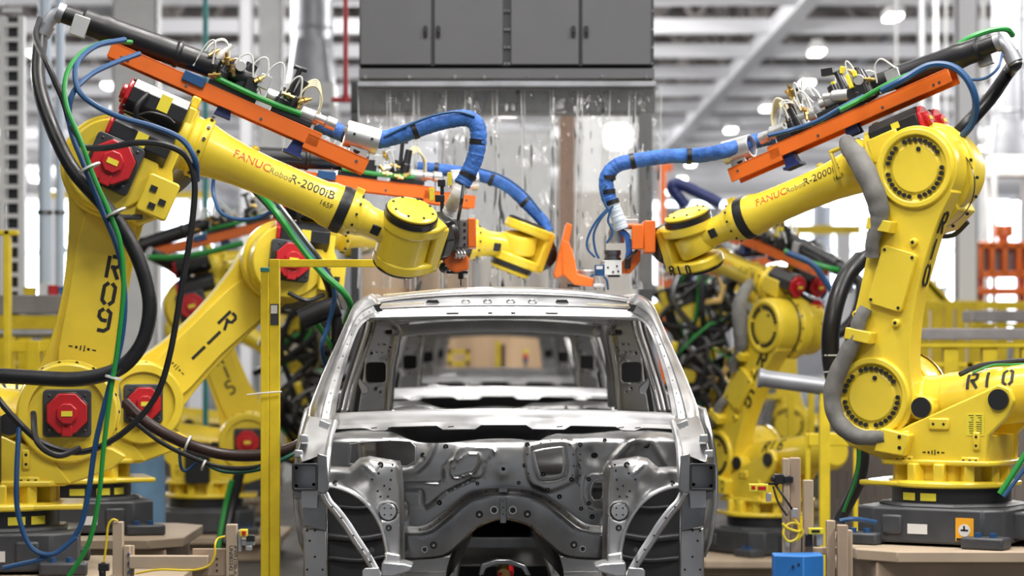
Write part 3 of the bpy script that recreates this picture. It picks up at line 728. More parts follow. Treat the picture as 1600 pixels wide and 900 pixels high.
# lattice cable mast
X0_, d = WX(20, 20.6), 20.6; t = thing('lattice_mast', (X0_, d, 0), 'white lattice mast with ladder-like rungs at the far end of the picture', 'mast')
t['label'] = 'white lattice mast with ladder-like rungs by the yellow gate frame'
b = MB()
for s in (-1, 1): b.bx(X0_ + s * .075 - .022, X0_ + s * .075 + .022, d - .06, d + .06, 0, 4.2)
b.build('upright', WHT, t)
b = MB()
for i in range(36): b.bx(X0_ - .075, X0_ + .075, d - .05, d - .03, .1 + .118 * i, .135 + .118 * i)
b.build('rung', WHT, t, split=True)
b = MB(); b.bx(X0_ - .045, X0_ + .045, d + .03, d + .05, 0, 4.2); b.build('cable_tray', BLKP, t)
for px, r, lb in ((70, 10, 'broad pale blue pipe nearest the lattice mast'), (94, 7, 'slim pale blue pipe second from the lattice mast')):
    t = cyl_thing('vertical_pipe', lb, 'pipe', px, -60, 900, 20.4, r, PBL, group='pipes beside the lattice mast')
    b = MB(); X = WX(px, 20.4)
    for z in (1.2, 2.6, 3.6): b.lathe([(0, r * 20.4 / F + .012), (.03, r * 20.4 / F + .012)], (X, 20.4, z), (0, 0, 1), 20)
    b.build('pipe_clip', STLD, t)
t = cyl_thing('teal_pipe', 'thin teal standpipe running up behind the robot marked R09', 'pipe', 321, -60, 900, 23., 4.5, TEA)
t = cyl_thing('sprinkler_pipe', 'dark red sprinkler pipe ending in a cross piece beside the grey cabinet', 'pipe', 540, -60, 150, 20., 4, RPI)
b = MB(); b.cyl(W(518, 156, 20), W(556, 156, 20), .02); b.cyl(W(540, 148, 20), W(540, 160, 20), .03); b.build('cross_piece', RPI, t)
b = MB(); b.cyl(W(540, -60, 20), V((WX(540, 20), 20, 10.4)), .02); b.build('riser', RPI, t)
def duct(lbl, px, rpx, d, y_cone, y_bot, wbot):
    X = WX(px, d); r = rpx * d / F; t = thing('air_duct', (X, d, WZ(y_bot, d)), lbl, 'duct')
    b = MB(); b.cyl((X, d, WZ(y_cone, d)), (X, d, 10.4), r, n=36)
    for i in range(9): z = WZ(y_cone, d) + .1 + .55 * i; b.lathe([(0, r), (.01, r * 1.03), (.03, r * 1.03), (.04, r)], (X, d, z), (0, 0, 1), 36)
    b.build('round_duct', GPI, t)
    w = wbot * d / F; n_ = 36; z0, z1 = WZ(y_bot, d), WZ(y_cone, d)
    sq = []
    for j in range(n_):
        a = 2 * PI * j / n_; c_, s_ = math.cos(a), math.sin(a); q = w / max(abs(c_), abs(s_)); sq.append(V((X + c_ * q, d + s_ * q, z0)))
    b = MB(); b.loft([sq, [V((X + r * math.cos(2 * PI * j / n_), d + r * math.sin(2 * PI * j / n_), z1)) for j in range(n_)]], cap=False); b.build('transition_hood', GPI, t)
    b = MB(); b.bx(X - w * 1.05, X + w * 1.05, d - w * 1.05, d + w * 1.05, z0 - .25, z0); b.build('hood_rim', WHT, t, bevel=.01)
    b = MB()
    for s in (-1, 1):
        for q in (-1, 1): b.bx(X + s * w - .03, X + s * w + .03, d + q * w - .03, d + q * w + .03, 0, z0 - .25)
    b.build('support_leg', WHT, t)
    return t
duct('galvanised air duct with a flared hood beside the grey cabinet', 487, 33, 29., 62, 132, 36)
duct('tall galvanised air duct with a flared hood above the orange rack', 1577, 27, 31., 190, 245, 30)
# ------------------------------------------------------------------ grey cabinet over the line and its PVC curtain
d = 16.; cx0, cx1 = WX(561, d), WX(1022, d); zt, zb = 3.95, WZ(104, d)
cab = thing('control_cabinet', ((cx0 + cx1) / 2, d + .4, WZ(128, d)), 'long grey overhead cabinet with four handled doors above the strip curtain', 'cabinet')
b = MB(); b.bx(cx0, cx1, d + .02, d + .8, zb, zt); b.bx(cx0, cx1, d - .02, d + .8, WZ(122, d), zb - .012); b.build('body', GRYE, cab, bevel=.006)
b = MB(); b.bx(cx0 - .01, cx1 + .01, d - .035, d + .04, WZ(136, d), WZ(127.5, d)); b.build('bottom_channel', GPI, cab, bevel=.004)
b = MB(); b.bx(cx0, cx1, d - .03, d - .018, WZ(123, d), WZ(108, d)); b.build('lower_fascia', GRY, cab)
b = MB()
for px in (571, 640, 711, 757, 826, 870, 942, 1011): b.cyl(W(px, 120, d - .03), W(px, 120, d - .045), .011, n=8)
b.build('bolts', STL, cab)
for x0, x1, hs in ((563, 674, 1), (678.5, 786, -1), (798, 904.5, 1), (909, 1017, -1)):
    b = MB(); b.bx(WX(x0, d), WX(x1, d), d - .025, d + .02, zb + .01, zt - .02); dr = b.build('door', GRY, cab, bevel=.005)
    hx = x1 - 9 if hs == 1 else x0 + 6.5
    if x0 > 600: hx = x1 - 9 if hs == 1 else x0 + 6.5
    b = MB(); b.prism([(WX(hx, d) + x, WZ(50, d) + z) for x, z in rrect(-.013, -.034, .013, .034, .01)], d - .05, d - .024); b.cyl((WX(hx, d), d - .05, WZ(52, d)), (WX(hx, d), d - .062, WZ(52, d)), .009, n=10); b.build('handle', BLKP, dr, bevel=.003)
b = MB()
for px in (789.5, 793.5 + 1.5, 1019.5):
    for py in (17, 46, 74, 99, -12): b.cyl(W(px, py, d + .02), W(px, py, d - .005), .007, n=8)
b.build('screws', STL, cab)
b = MB()
for x in (cx0 + .2, (cx0 + cx1) / 2, cx1 - .2): b.cyl((x, d + .4, zt), (x, d + .4, 10.4), .03)
b.build('hanger_rod', STLD, cab)
cur = thing('strip_curtain', ((cx0 + cx1) / 2, d + .05, WZ(449, d)), 'clear PVC strip curtain hanging from the grey cabinet above the car line', 'curtain')
ns = 11; wd = (cx1 + .04 - cx0) / ns; rnd = random.Random(4)
for i in range(ns):
    x = cx0 + wd * i; rings = []; z0, z1 = WZ(452 + rnd.uniform(-4, 4), d), WZ(132, d); bow = rnd.uniform(.015, .04); yo = .07 + .022 * (i % 2); tw = rnd.uniform(-.05, .05)
    for k in range(15):
        t_ = k / 14; z = z1 + (z0 - z1) * t_
        rings.append([V((x - .012 + (wd + .03) * u + .012 * math.sin(t_ * 3 + i), d + yo + bow * math.sin(PI * u) * (1 if i % 3 else -1) * (.4 + t_) + tw * t_ * (u - .5) + .008 * math.sin(9 * t_ + 2 * i), z)) for u in [j / 8 for j in range(9)]])
    b = MB(); b.loft(rings, closed=False); st_ = b.build('strip', PVC, cur, ang=180)
    b = MB()
    for e_ in (0, 8): b.tube([r_[e_] for r_ in rings], .0028, 6, 1)
    b.build('cut_edge', PVCE, st_)
b = MB(); b.bx(cx0, cx1 + .03, d + .05, d + .075, WZ(139, d), WZ(133, d)); b.build('curtain_rail', GPI, cur)
d = 18.2; t = thing('portal_frame', (WX(785, d), d, 0), 'dark grey portal frame standing just behind the clear strip curtain', 'frame')
b = MB(); b.bx(WX(548, d), WX(1024, d), d, d + .3, WZ(176, d), WZ(128, d)); b.build('header_beam', DGR, t, bevel=.01)
for x0, x1 in ((548, 562), (998, 1020)): b = MB(); b.bx(WX(x0, d), WX(x1, d), d, d + .3, 0, WZ(176, d)); b.build('upright', GRY, t, bevel=.01)
# ------------------------------------------------------------------ things beyond the curtain
def board(lbl, x0, x1, y0, d, m, group=None, name='partition_board'):
    X0, X1 = WX(x0, d), WX(x1, d); t = thing(name, ((X0 + X1) / 2, d, 0), lbl, 'partition', group); z1 = WZ(y0, d)
    b = MB(); b.bx(X0, X1, d, d + .08, .02, z1); b.build('panel', m, t, bevel=.01)
    b = MB()
    for x in (X0, X1): b.bx(x - .04, x + .04, d - .06, d + .1, 0, z1 + .03)
    b.build('frame_post', BRN if m is TAN else GPI, t)
    return t
board('tan partition board seen behind the curtain under the blue hose bend', 556, 640, 335, 36.5, TAN)
board('rust-stained tan partition board behind the R11 robot wrist', 642, 742, 352, 36.9, TAN)
board('pale grey partition board behind the middle of the curtain', 744, 864, 372, 36.5, TANL)
board('pale partition board with brown posts behind the orange tool brackets', 866, 1012, 300, 37.2, TANL)
board('low tan partition board at the far end of the row of car bodies', 600, 905, 470, 35.2, TAN)
t = thing('brown_column', (WX(886, 35.8), 35.8, 0), 'brown steel column blurred behind the clear curtain', 'column')
b = MB(); b.bx(WX(873, 35.8), WX(898, 35.8), 35.7, 35.9, 0, 7.46); b.build('shaft', BRN, t); b = MB(); b.bx(WX(863, 35.8), WX(908, 35.8), 35.55, 36.05, 0, .05); b.build('base_plate', BRN, t)
t = thing('work_light', (WX(793, 33), 33, WZ(168, 33)), 'dazzling square work lamp seen through the middle of the curtain', 'light')
b = MB(); b.prism(rrect(WX(778, 33), WZ(183, 33), WX(809, 33), WZ(156, 33), .04), 33.02, 33.14); b.build('lamp_housing', WHT, t); b = MB(); b.prism(rrect(WX(780, 33), WZ(181, 33), WX(807, 33), WZ(158, 33), .03), 33.0, 33.02); b.build('lamp_lens', LAMP, t)
b = MB(); b.cyl(W(793, 156, 33.08), V((WX(793, 33.08), 33.08, 10.4)), .02); b.build('drop_rod', WHT, t)
for lb, x0, x1, y0, y1 in (('broad lit lamp panel glaring through the curtain beside the brown column', 945, 985, 194, 232),):
    t = thing('lamp_panel', (WX((x0 + x1) / 2, 40), 40, WZ(y1, 40)), lb, 'light')
    b = MB(); b.prism(rrect(WX(x0, 40), WZ(y1, 40), WX(x1, 40), WZ(y0, 40), .08), 40, 40.03); b.build('lamp_lens', LAMP2, t); b = MB(); b.bx(WX(x0 - 3, 40), WX(x1 + 3, 40), 40.03, 40.15, WZ(y1 + 3, 40), WZ(y0 - 3, 40)); b.build('lamp_housing', WHT, t)
    b = MB(); b.cyl(W(x0 + 20, y0, 40.1), V((WX(x0 + 20, 40.1), 40.1, 10.4)), .03); b.build('drop_rod', WHT, t)
# white plant housings in the distance behind the curtain
def housing(lbl, x0, x1, y0, d, m, dep=2.5):
    t = thing('machine_housing', (WX((x0 + x1) / 2, d), d, 0), lbl, 'machine'); X0, X1, z = WX(x0, d), WX(x1, d), WZ(y0, d)
    b = MB(); b.bx(X0, X1, d, d + dep, 0, z); b.build('body', m, t, bevel=.03)
    b = MB(); k = max(2, int((X1 - X0) / 1.2))
    for i in range(k): b.bx(X0 + (X1 - X0) * (i + .12) / k, X0 + (X1 - X0) * (i + .88) / k, d - .04, d, .3, z - .3)
    b.build('access_panels', m, t, bevel=.01); b = MB(); b.bx(X0 - .05, X1 + .05, d - .08, d + dep, z, z + .12); b.build('top_trim', GPI, t)
    return t
housing('tall white machine housing glimpsed through the curtain by the brown column', 905, 1000, 178, 52, WHT)
housing('white machine housing glimpsed through the middle of the curtain', 700, 860, 205, 56, WHT)
housing('grey machine housing glimpsed through the curtain under the blue hose bend', 560, 690, 215, 54, GPI)
housing('pale machine housing standing far behind the robot marked R10', 1340, 1480, 455, 60, WHT)
housing('blue-grey machine housing far behind the robot marked R16', 1035, 1200, 330, 62, GPI)
housing('white machine housing far behind the lattice mast and pipes', 105, 180, 395, 50, WHT)
# yellow frame, post and small items at the far end of the line
t = thing('square_gauge', (WX(717, 33.5), 33.5, 0), 'small yellow square gauge frame seen through the car bodies', 'frame')
b = MB()
for x0, x1, y0, y1 in ((700, 734, 546, 552), (700, 734, 565, 571), (700, 706, 546, 571), (728, 734, 546, 571)): b.bx(WX(x0, 33.5), WX(x1, 33.5), 33.45, 33.55, WZ(y1, 33.5), WZ(y0, 33.5))
b.build('square_rim', YEL2, t); b = MB(); b.bx(WX(714, 33.5), WX(720, 33.5), 33.46, 33.54, 0, WZ(571, 33.5)); b.build('post', YEL2, t)
t = thing('yellow_post', (WX(778, 33.2), 33.2, 0), 'yellow post with a black strip seen through the car bodies', 'post')
b = MB(); b.bx(WX(774, 33.2), WX(782, 33.2), 33.15, 33.25, 0, WZ(533, 33.2)); b.build('post', YEL2, t); b = MB(); b.bx(WX(783, 33.2), WX(789, 33.2), 33.15, 33.25, 0, WZ(538, 33.2)); b.build('black_strip', BLK, t)
t = thing('signal_tower', (WX(822, 33.4), 33.4, 0), 'signal tower with yellow, red and blue lenses seen through the car bodies', 'signal')
for k, (m, nm) in enumerate(((YELB, 'yellow_lens'), (REDL, 'red_lens'), (BLUC, 'blue_lens'))): b = MB(); b.cyl(W(821, 546 + 7 * k + 6.5, 33.4), W(821, 546 + 7 * k, 33.4), .034); b.build(nm, m, t)
b = MB(); b.cyl(V((WX(821, 33.4), 33.4, 0)), W(821, 567, 33.4), .018); b.build('pole', STLD, t)
# ------------------------------------------------------------------ conveyors, railings and rack at the sides
def rail_fence(name, lbl, x0, x1, y_top, d, m=YEL2, n=4, mid=True, cat='railing', lo=None, group=None, pw=.045):
    X0, X1, z = WX(x0, d), WX(x1, d), WZ(y_top, d); t = thing(name, ((X0 + X1) / 2, d, 0), lbl, cat, group)
    b = MB(); b.bx(X0, X1, d - .04, d + .04, z - .08, z); 
    if mid: b.bx(X0, X1, d - .03, d + .03, z * .5 - .03, z * .5 + .03)
    b.build('rail', m, t, bevel=.006)
    for i in range(n + 1):
        x = X0 + (X1 - X0) * i / n; b = MB(); b.bx(x - pw, x + pw, d - pw, d + pw, 0, z); b.build('post', m, t, bevel=.006)
    return t
def conveyor(lbl, x0, x1, y0, y1, d, yl0, yl1, n):
    X0, X1 = WX(x0, d), WX(x1, d); t = thing('overhead_conveyor', ((X0 + X1) / 2, d, 0), lbl, 'conveyor')
    b = MB(); b.bx(X0, X1, d - .05, d + .5, WZ(y1, d), WZ(y0, d)); b.build('beam', CONV, t, bevel=.008)
    b = MB(); b.bx(X0, X1, d - .02, d + .06, WZ(yl1, d), WZ(yl0, d)); b.build('yellow_skirt', YEL2, t, bevel=.01)
    for i in range(n):
        x = X0 + (X1 - X0) * (i + .5) / n; b = MB(); b.bx(x - .05, x + .05, d, d + .1, 0, WZ(yl1, d)); b.bx(x - .16, x + .16, d + .02, d + .08, WZ(yl1 + 30, d), WZ(yl1 + 22, d)); b.build('support_post', YEL2, t, bevel=.006)
    return t
conveyor('grey topped conveyor with yellow skirt beside the robot marked R09', -140, 135, 461, 490, 19., 492, 516, 7)
conveyor('grey topped conveyor with yellow frame behind the robot marked R10', 1395, 1700, 513, 531, 17.5, 534, 544, 5)
conveyor('upper grey conveyor with yellow frame below the orange rack', 1520, 1720, 485, 503, 22., 505, 511, 4)
t = thing('grey_pipe', W(40, 521, 18), 'long grey pipe running under the conveyor beside robot R09', 'pipe'); b = MB(); b.cyl(W(-150, 521, 18.4), W(130, 521, 18.4), .03); b.build('pipe', GPI, t)
b = MB()
for px in (-60, 20, 118): b.bx(WX(px, 18.4) - .02, WX(px, 18.4) + .02, 18.38, 18.42, 0, WZ(521, 18.4))
b.build('support_leg', YEL2, t)
rail_fence('yellow_railing', 'low yellow railing under the grey pipe beside robot R09', -120, 140, 532, 17.6, n=6)
t = thing('gate_frame', (WX(6, 17.2), 17.2, 0), 'tall yellow gate frame in front of the lattice mast', 'frame')
b = MB(); b.bx(WX(-60, 17.2), WX(29, 17.2), 17.15, 17.25, WZ(368, 17.2), WZ(360, 17.2)); b.bx(WX(7, 17.2), WX(17, 17.2), 17.15, 17.25, 0, WZ(360, 17.2)); b.bx(WX(-60, 17.2), WX(-50, 17.2), 17.15, 17.25, 0, WZ(360, 17.2)); b.build('frame', YEL2, t, bevel=.006)
rail_fence('yellow_railing', 'tall yellow railing between robot R10 and the pale building column', 1425, 1520, 470, 25., n=5, group=None)
rail_fence('yellow_railing', 'yellow railing in front of the orange rack', 1528, 1680, 471, 26., n=4)
rail_fence('yellow_railing', 'yellow guard railing between robots R16 and R10', 1236, 1330, 590, 20.5, n=3, pw=.025)
rail_fence('yellow_railing', 'yellow guard railing right behind the base of robot R10', 1262, 1412, 677, 16.4, n=2, mid=False, pw=.016)
t = thing('stair_flight', (WX(1470, 28), 28, 0), 'yellow stair rail sloping down beside the pale building column', 'stairs')
b = MB(); b.bar([W(1425, 412, 28), W(1505, 500, 28)], .06, .08); b.bar([W(1425, 432, 28), W(1505, 520, 28)], .06, .2); b.bar([W(1418, 395, 28), W(1418, 520, 28)], .12, .12, up=(0, 1, 0)); b.build('stair_rail', YEL2, t)
b = MB()
for i in range(6): b.bar([W(1430 + 14 * i, 417 + 15.4 * i, 28), V((WX(1430 + 14 * i, 28), 28, 0))], .05, .05, up=(0, 1, 0))
b.build('baluster', YEL2, t)
t = thing('orange_rack', (WX(1580, 30), 30, 0), 'bright orange rack of barred panels under the far duct', 'rack')
b = MB()
for y0, y1 in ((378, 388), (424, 434), (450, 461)): b.bx(WX(1526, 30), WX(1690, 30), 29.9, 30.1, WZ(y1, 30), WZ(y0, 30))
for px in (1530, 1548, 1568, 1590, 1612, 1640, 1670): b.bx(WX(px - 4, 30), WX(px + 4, 30), 29.9, 30.1, WZ(430, 30), WZ(380, 30))
for px in (1535, 1600, 1680): b.bx(WX(px - 5, 30), WX(px + 5, 30), 30.1, 30.3, 0, WZ(378, 30))
b.bx(WX(1554, 30), WX(1566, 30), 29.9, 30.1, WZ(370, 30), WZ(352, 30)); b.bx(WX(1569, 30), WX(1581, 30), 29.9, 30.1, WZ(370, 30), WZ(352, 30)); b.bx(WX(1560, 30), WX(1575, 30), 29.95, 30.05, WZ(380, 30), WZ(368, 30))
b.build('rack_frame', ORG, t, bevel=.01)
b = MB(); b.bx(WX(1533, 30), WX(1680, 30), 30.12, 30.16, WZ(424, 30), WZ(386, 30)); b.build('grey_panel', GPI, t)
t = thing('blue_plastic_drum', (WX(214, 16.2), 16.2, 0), 'faded blue cloth cover hanging behind the base of robot R11', 'cover'); t.name = 'cloth_cover'
b = MB(); rings = []
for k in range(12):
    z = 1.0 * k / 11; rings.append([V((WX(214, 16.2) + (.17 + .012 * math.sin(5 * a + k * .3) - .02 * (k == 11)) * math.cos(a), 16.2 + (.17 + .012 * math.sin(5 * a + k * .3)) * math.sin(a), z)) for a in [2 * PI * j / 30 for j in range(30)]])
b.loft(rings); b.build('cloth', LBLU, t)
t = thing('weld_gun_arm', (WX(1245, 15.5), 15.5, 0), 'grey pneumatic gun cylinder held level between robots R16 and R10', 'cylinder')
b = MB(); b.cyl(W(1185, 590, 15.5), W(1302, 606, 15.5), .052, n=20); b.cyl(W(1185, 590, 15.5), W(1192, 591, 15.5), .06, n=20); b.build('cylinder_body', GPI, t)
b = MB(); b.bar([W(1288, 606, 15.5), V((WX(1288, 15.5), 15.5, 0))], .06, .06, up=(0, 1, 0)); b.build('stand', YEL2, t)
t.name = 'pneumatic_cylinder'
for lb, x0, x1, y0, d in (('dark grey fence panel behind the base of robot R10', 1280, 1410, 640, 20.0), ('dark grey fence panel beside the far end of robot R10', 1555, 1680, 655, 16.5), ('dark fence panel beyond the robots left of the yellow posts', 225, 440, 690, 27.)):
    t = thing('fence_panel', (WX((x0 + x1) / 2, d), d, 0), lb, 'fence'); z = WZ(y0, d)
    b = MB(); k = int((x1 - x0) / 14)
    for i in range(k): b.bx(WX(x0 + (x1 - x0) * i / k, d), WX(x0 + (x1 - x0) * (i + .93) / k, d), d, d + .02, .05, z)
    b.build('panel', mat('fence_brown_grey', (.16, .135, .12), .6) if 'fence_brown_grey' not in MATS else MATS['fence_brown_grey'], t); b = MB(); b.bx(WX(x0, d), WX(x1, d), d + .02, d + .06, z - .06, z); b.bx(WX(x0, d), WX(x0, d) + .05, d + .02, d + .07, 0, z); b.bx(WX(x1, d) - .05, WX(x1, d), d + .02, d + .07, 0, z); b.build('frame', GPI, t)

# ------------------------------------------------------------------ more plant in the distance
def runway(lbl, x0, x1, y0, y1, d):
    X0, X1 = WX(x0, d), WX(x1, d); t = thing('crane_beam', ((X0 + X1) / 2, d, 0), lbl, 'crane beam')
    b = MB(); z1, z0 = WZ(y0, d), WZ(y1, d); b.bx(X0, X1, d - .12, d + .12, z1 - .05, z1); b.bx(X0, X1, d - .03, d + .03, z0, z1); b.bx(X0, X1, d - .12, d + .12, z0, z0 + .05); b.build('beam', YEL2, t)
    for x in (X0 + .3, X1 - .3): b = MB(); b.bx(x - .12, x + .12, d - .12, d + .12, 0, z0); b.build('post', CHORD, t)
runway('yellow crane beam in the distance between robots R16 and R10', 1130, 1345, 352, 366, 44)
runway('yellow crane beam in the distance behind the far galvanised duct', 1500, 1640, 246, 256, 40)
runway('yellow crane beam far behind the elbow of robot R09', 60, 330, 300, 310, 48)
for k, (px, w, d, lb) in enumerate(((1400, 5, 36, 'thin white standpipe nearest the upright arm of robot R10'), (1462, 8, 33, 'white standpipe beside the slim pale column'), (1478, 4, 35, 'thin white standpipe second from the slim pale column'), (1536, 6, 38, 'white standpipe behind the orange rack'))):
    cyl_thing('standpipe', lb, 'pipe', px, -20, 900, d, w / 2, WHT, group='white standpipes in the distance')
t = thing('orange_column', (WX(1035, 32), 32, 0), 'orange steel post blurred beside the edge of the clear curtain', 'post')
b = MB(); b.bx(WX(1030, 32), WX(1040, 32), 31.9, 32.1, 0, WZ(256, 32)); b.bx(WX(1026, 32), WX(1050, 32), 31.92, 32.08, WZ(268, 32), WZ(256, 32)); b.build('post', ORG, t, bevel=.01); b = MB(); b.bx(WX(1022, 32), WX(1048, 32), 31.8, 32.2, 0, .04); b.build('base_plate', ORG, t)
for lb, x0, x1, y0, m in (('small red parts box on the conveyor behind robot R09', 78, 92, 446, REDL), ('white parts box on the conveyor behind robot R09', 62, 77, 442, WHT), ('blue parts box on the conveyor behind robot R09', 94, 106, 448, BLUX), ('grey parts box at the end of the conveyor behind robot R09', 108, 122, 451, GPI), ('yellow parts box on the conveyor by the gate frame', 38, 56, 449, YEL2)):
    d = 19.2; z0, z1 = WZ(461, 19.), WZ(y0, d); t = thing('parts_box', (WX((x0 + x1) / 2, d), d, z0), lb, 'box', 'parts boxes on the conveyor')
    X0, X1 = WX(x0, d), WX(x1, d)
    b = MB(); b.loft([[V((x, y, z0)) for x, y in ((X0 + .006, d - .05), (X1 - .006, d - .05), (X1 - .006, d + .05), (X0 + .006, d + .05))], [V((x, y, z1)) for x, y in ((X0, d - .056), (X1, d - .056), (X1, d + .056), (X0, d + .056))]]); b.build('bin', m, t, bevel=.003)
    b = MB(); b.bx(X0 - .003, X1 + .003, d - .059, d + .059, z1 - .01, z1); b.build('rim', m, t)
# ------------------------------------------------------------------ the robots
GR = 'yellow six-axis robots along the car line'
def riser(lbl, X, Y, top, w, dpt, m_top=BEI, rot=0):
    M = T(X, Y, 0) @ RZ(rot); t = thing('robot_riser', M, lbl, 'riser', 'beige risers under the robots')
    c = .16
    b = MB(); b.prismz([(-w / 2 + c, -dpt / 2), (w / 2 - c, -dpt / 2), (w / 2, -dpt / 2 + c), (w / 2, dpt / 2 - c), (w / 2 - c, dpt / 2), (-w / 2 + c, dpt / 2), (-w / 2, dpt / 2 - c), (-w / 2, -dpt / 2 + c)], top - .05, top, M); b.build('top_plate', m_top, t, bevel=.006)
    w2, d2 = w - .16, dpt - .16
    b = MB(); b.bx(-w2 / 2, w2 / 2, -d2 / 2, d2 / 2, .0, top - .05, M); b.build('pedestal', BEI2, t, bevel=.01)
    return t
# R09
X, Y, Z = WX(-8, 11.), 11., ZC - .98
R09 = robot('yellow robot stencilled R09, nearest the lattice mast', GR, X, Y, Z, 8, 10.2, -23.3, 'R09', seed=3, j4=24, j5=38, wp=12, closed=True, cx=.055)
riser('beige riser under the robot stencilled R09', X + .1, Y, Z, 1.5, 1.3)
dress_pack(R09)
Dh = 10.55
hoses(R09, [
 ('supply_hose', BLK, .031, [None, (60, 125, 10.75), (78, 190, 10.6), (112, 262, 10.45), (160, 318, 10.4), (196, 365, 10.4), (222, 420, 10.4), (234, 478, 10.4), (222, 535, 10.4), (186, 576, 10.4), (125, 592, 10.4), (50, 590, 10.4), (-40, 584, 10.4)]),
 ('power_cable', BLK, .0135, [(62, 30, 10.95), (56, 60, 10.7), (74, 100, 10.5), (98, 155, 10.45), (112, 200, 10.4), (130, 228, 10.4), (165, 231, 10.4), (215, 223, 10.4), (262, 228, 10.4), (292, 246, 10.4), (304, 285, 10.4), (300, 350, 10.4), (284, 450, 10.4), (264, 560, 10.4), (240, 625, 10.4), (190, 678, 10.4), (130, 706, 10.4), (70, 694, 10.4), (24, 655, 10.4), (-10, 615, 10.4)]),
 ('green_cable', GRN, .0105, [(205, 66, 10.9), (165, 66, 10.7), (125, 85, 10.5), (103, 120, 10.4), (104, 165, 10.35), (126, 220, 10.33), (148, 280, 10.33), (170, 330, 10.33), (188, 380, 10.33), (193, 450, 10.33), (184, 540, 10.33), (172, 620, 10.33), (162, 700, 10.33), (154, 780, 10.33), (138, 850, 10.33), (105, 905, 10.33)]),
 ('blue_cable', BLUC, .0115, [(218, 84, 10.85), (180, 98, 10.7), (140, 118, 10.5), (112, 150, 10.4), (110, 200, 10.4), (132, 260, 10.36), (160, 330, 10.36), (184, 390, 10.36), (195, 460, 10.36), (190, 530, 10.36), (172, 600, 10.36), (150, 690, 10.36), (138, 770, 10.36), (122, 830, 10.36), (80, 868, 10.36), (5, 888, 10.36)]),
 ('blue_hose', BLUC, .012, [(195, 62, 10.8), (150, 72, 10.6), (120, 100, 10.45), (122, 140, 10.4), (150, 165, 10.4), (190, 184, 10.38), (240, 198, 10.38), (284, 218, 10.38), (305, 250, 10.38), (308, 282, 10.45)]),
 ('blue_cable', BLUC, .011, [(30, 668, 10.4), (26, 740, 10.35), (28, 800, 10.35), (48, 855, 10.35), (84, 866, 10.35), (120, 840, 10.35)]),
 ('motor_cable', BLK, .013, [(52, 645, 10.4), (58, 690, 10.3), (90, 712, 10.3), (125, 700, 10.35)]),
 ('blue_sleeve', BLU, .038, [(494, 192, 11.3), (520, 202, 11.3), (545, 212, 11.3), (590, 219, 11.3), (640, 206, 11.3), (690, 190, 11.3), (730, 185, 11.3), (747, 202, 11.3), (744, 240, 11.3), (732, 270, 11.3), (722, 288, 11.3)]),
 ('grey_sleeve', WHT, .030, [(722, 286, 11.3), (714, 305, 11.3), (706, 322, 11.38), (700, 333, 11.4)]),
 ('thin_blue_cable', BLUC, .006, [(600, 214, 11.26), (640, 195, 11.26), (680, 180, 11.26), (715, 175, 11.26), (742, 182, 11.26)]),
 ('black_lead', BLK, .008, [(724, 290, 10.95), (720, 320, 10.95), (716, 342, 11.36)]),
])
ties(R09, 'sleeve_strap', BLK, [((648, 204, 11.3), (656, 201), .0405), ((746, 222, 11.3), (745, 230), .0405), ((731, 274, 11.3), (728, 280), .0405), ((540, 210, 11.3), (546, 212), .0405), ((723, 286, 11.3), (720, 292), .036)], .022)
ties(R09, 'cable_tie', WHC, [((140, 262, 10.36), (144, 270), .048), ((181, 332, 10.34), (185, 340), .045), ((177, 590, 10.34), (175, 598), .034)], .008)
# tool of R09: grey adapter plate, orange bracket, fine nozzle
r = R09['root']; d = 11.42
b = MB(); b.bx(WX(696, d), WX(732, d), d - .09, d + .09, WZ(389, d), WZ(344, d)); b.build('adapter_plate', mat('grey_adapter_plate', (.16, .15, .145), .5), r, bevel=.008)
b = MB(); b.prism([(WX(x, d), WZ(y, d)) for x, y in ((694, 385), (722, 386), (733, 405), (732, 422), (712, 427), (698, 420), (690, 404))], d - .07, d + .05); b.bx(WX(731, d), WX(744, d), d - .095, d + .09, WZ(388, d), WZ(342, d)); b.build('tool_bracket', ORG, r, bevel=.006)
b = MB(); b.bx(WX(698, d), WX(731, d), d - .04, d + .04, WZ(428, d), WZ(424, d)); b.cyl(W(720, 428, d), W(720, 436, d), .012); b.cyl(W(720, 436, d), W(720, 446.5, d), .003)
for y in (350, 360, 371, 382): b.cyl(W(726, y, d - .091), W(726, y, d - .096), .006, n=8)
b.sph(W(694, 418, d - .05), .025); b.build('nozzle', BLKP, r)
b = MB()
for i in range(3): b.tube([W(710 + 6 * i, 389, d - .08), W(716 + 5 * i, 396, d - .1), W(712 + 6 * i, 403, d - .08)], .006, 6, 5)
b.bx(WX(712, d), WX(728, d), d - .1, d - .07, WZ(402, d), WZ(396, d)); b.build('sensor_head', ALU, r)
# yellow connector blocks hanging by the blue sleeve of R09
b = MB(); b.bx(WX(684, d), WX(696, d), d - .03, d, WZ(292, d), WZ(281, d)); b.bx(WX(680, d), WX(695, d), d - .03, d, WZ(316, d), WZ(305, d)); b.bx(WX(688, d), WX(694, d), d - .02, d + .01, WZ(350, d), WZ(281, d)); b.build('connector_block', BLKP, r, bevel=.003)
b = MB(); b.bx(WX(699, d), WX(706, d), d - .04, d - .01, WZ(290, d), WZ(270, d)); b.bx(WX(671, d), WX(679, d), d - .04, d - .01, WZ(314, d), WZ(294, d)); b.build('yellow_plug', YELB, r, bevel=.003)
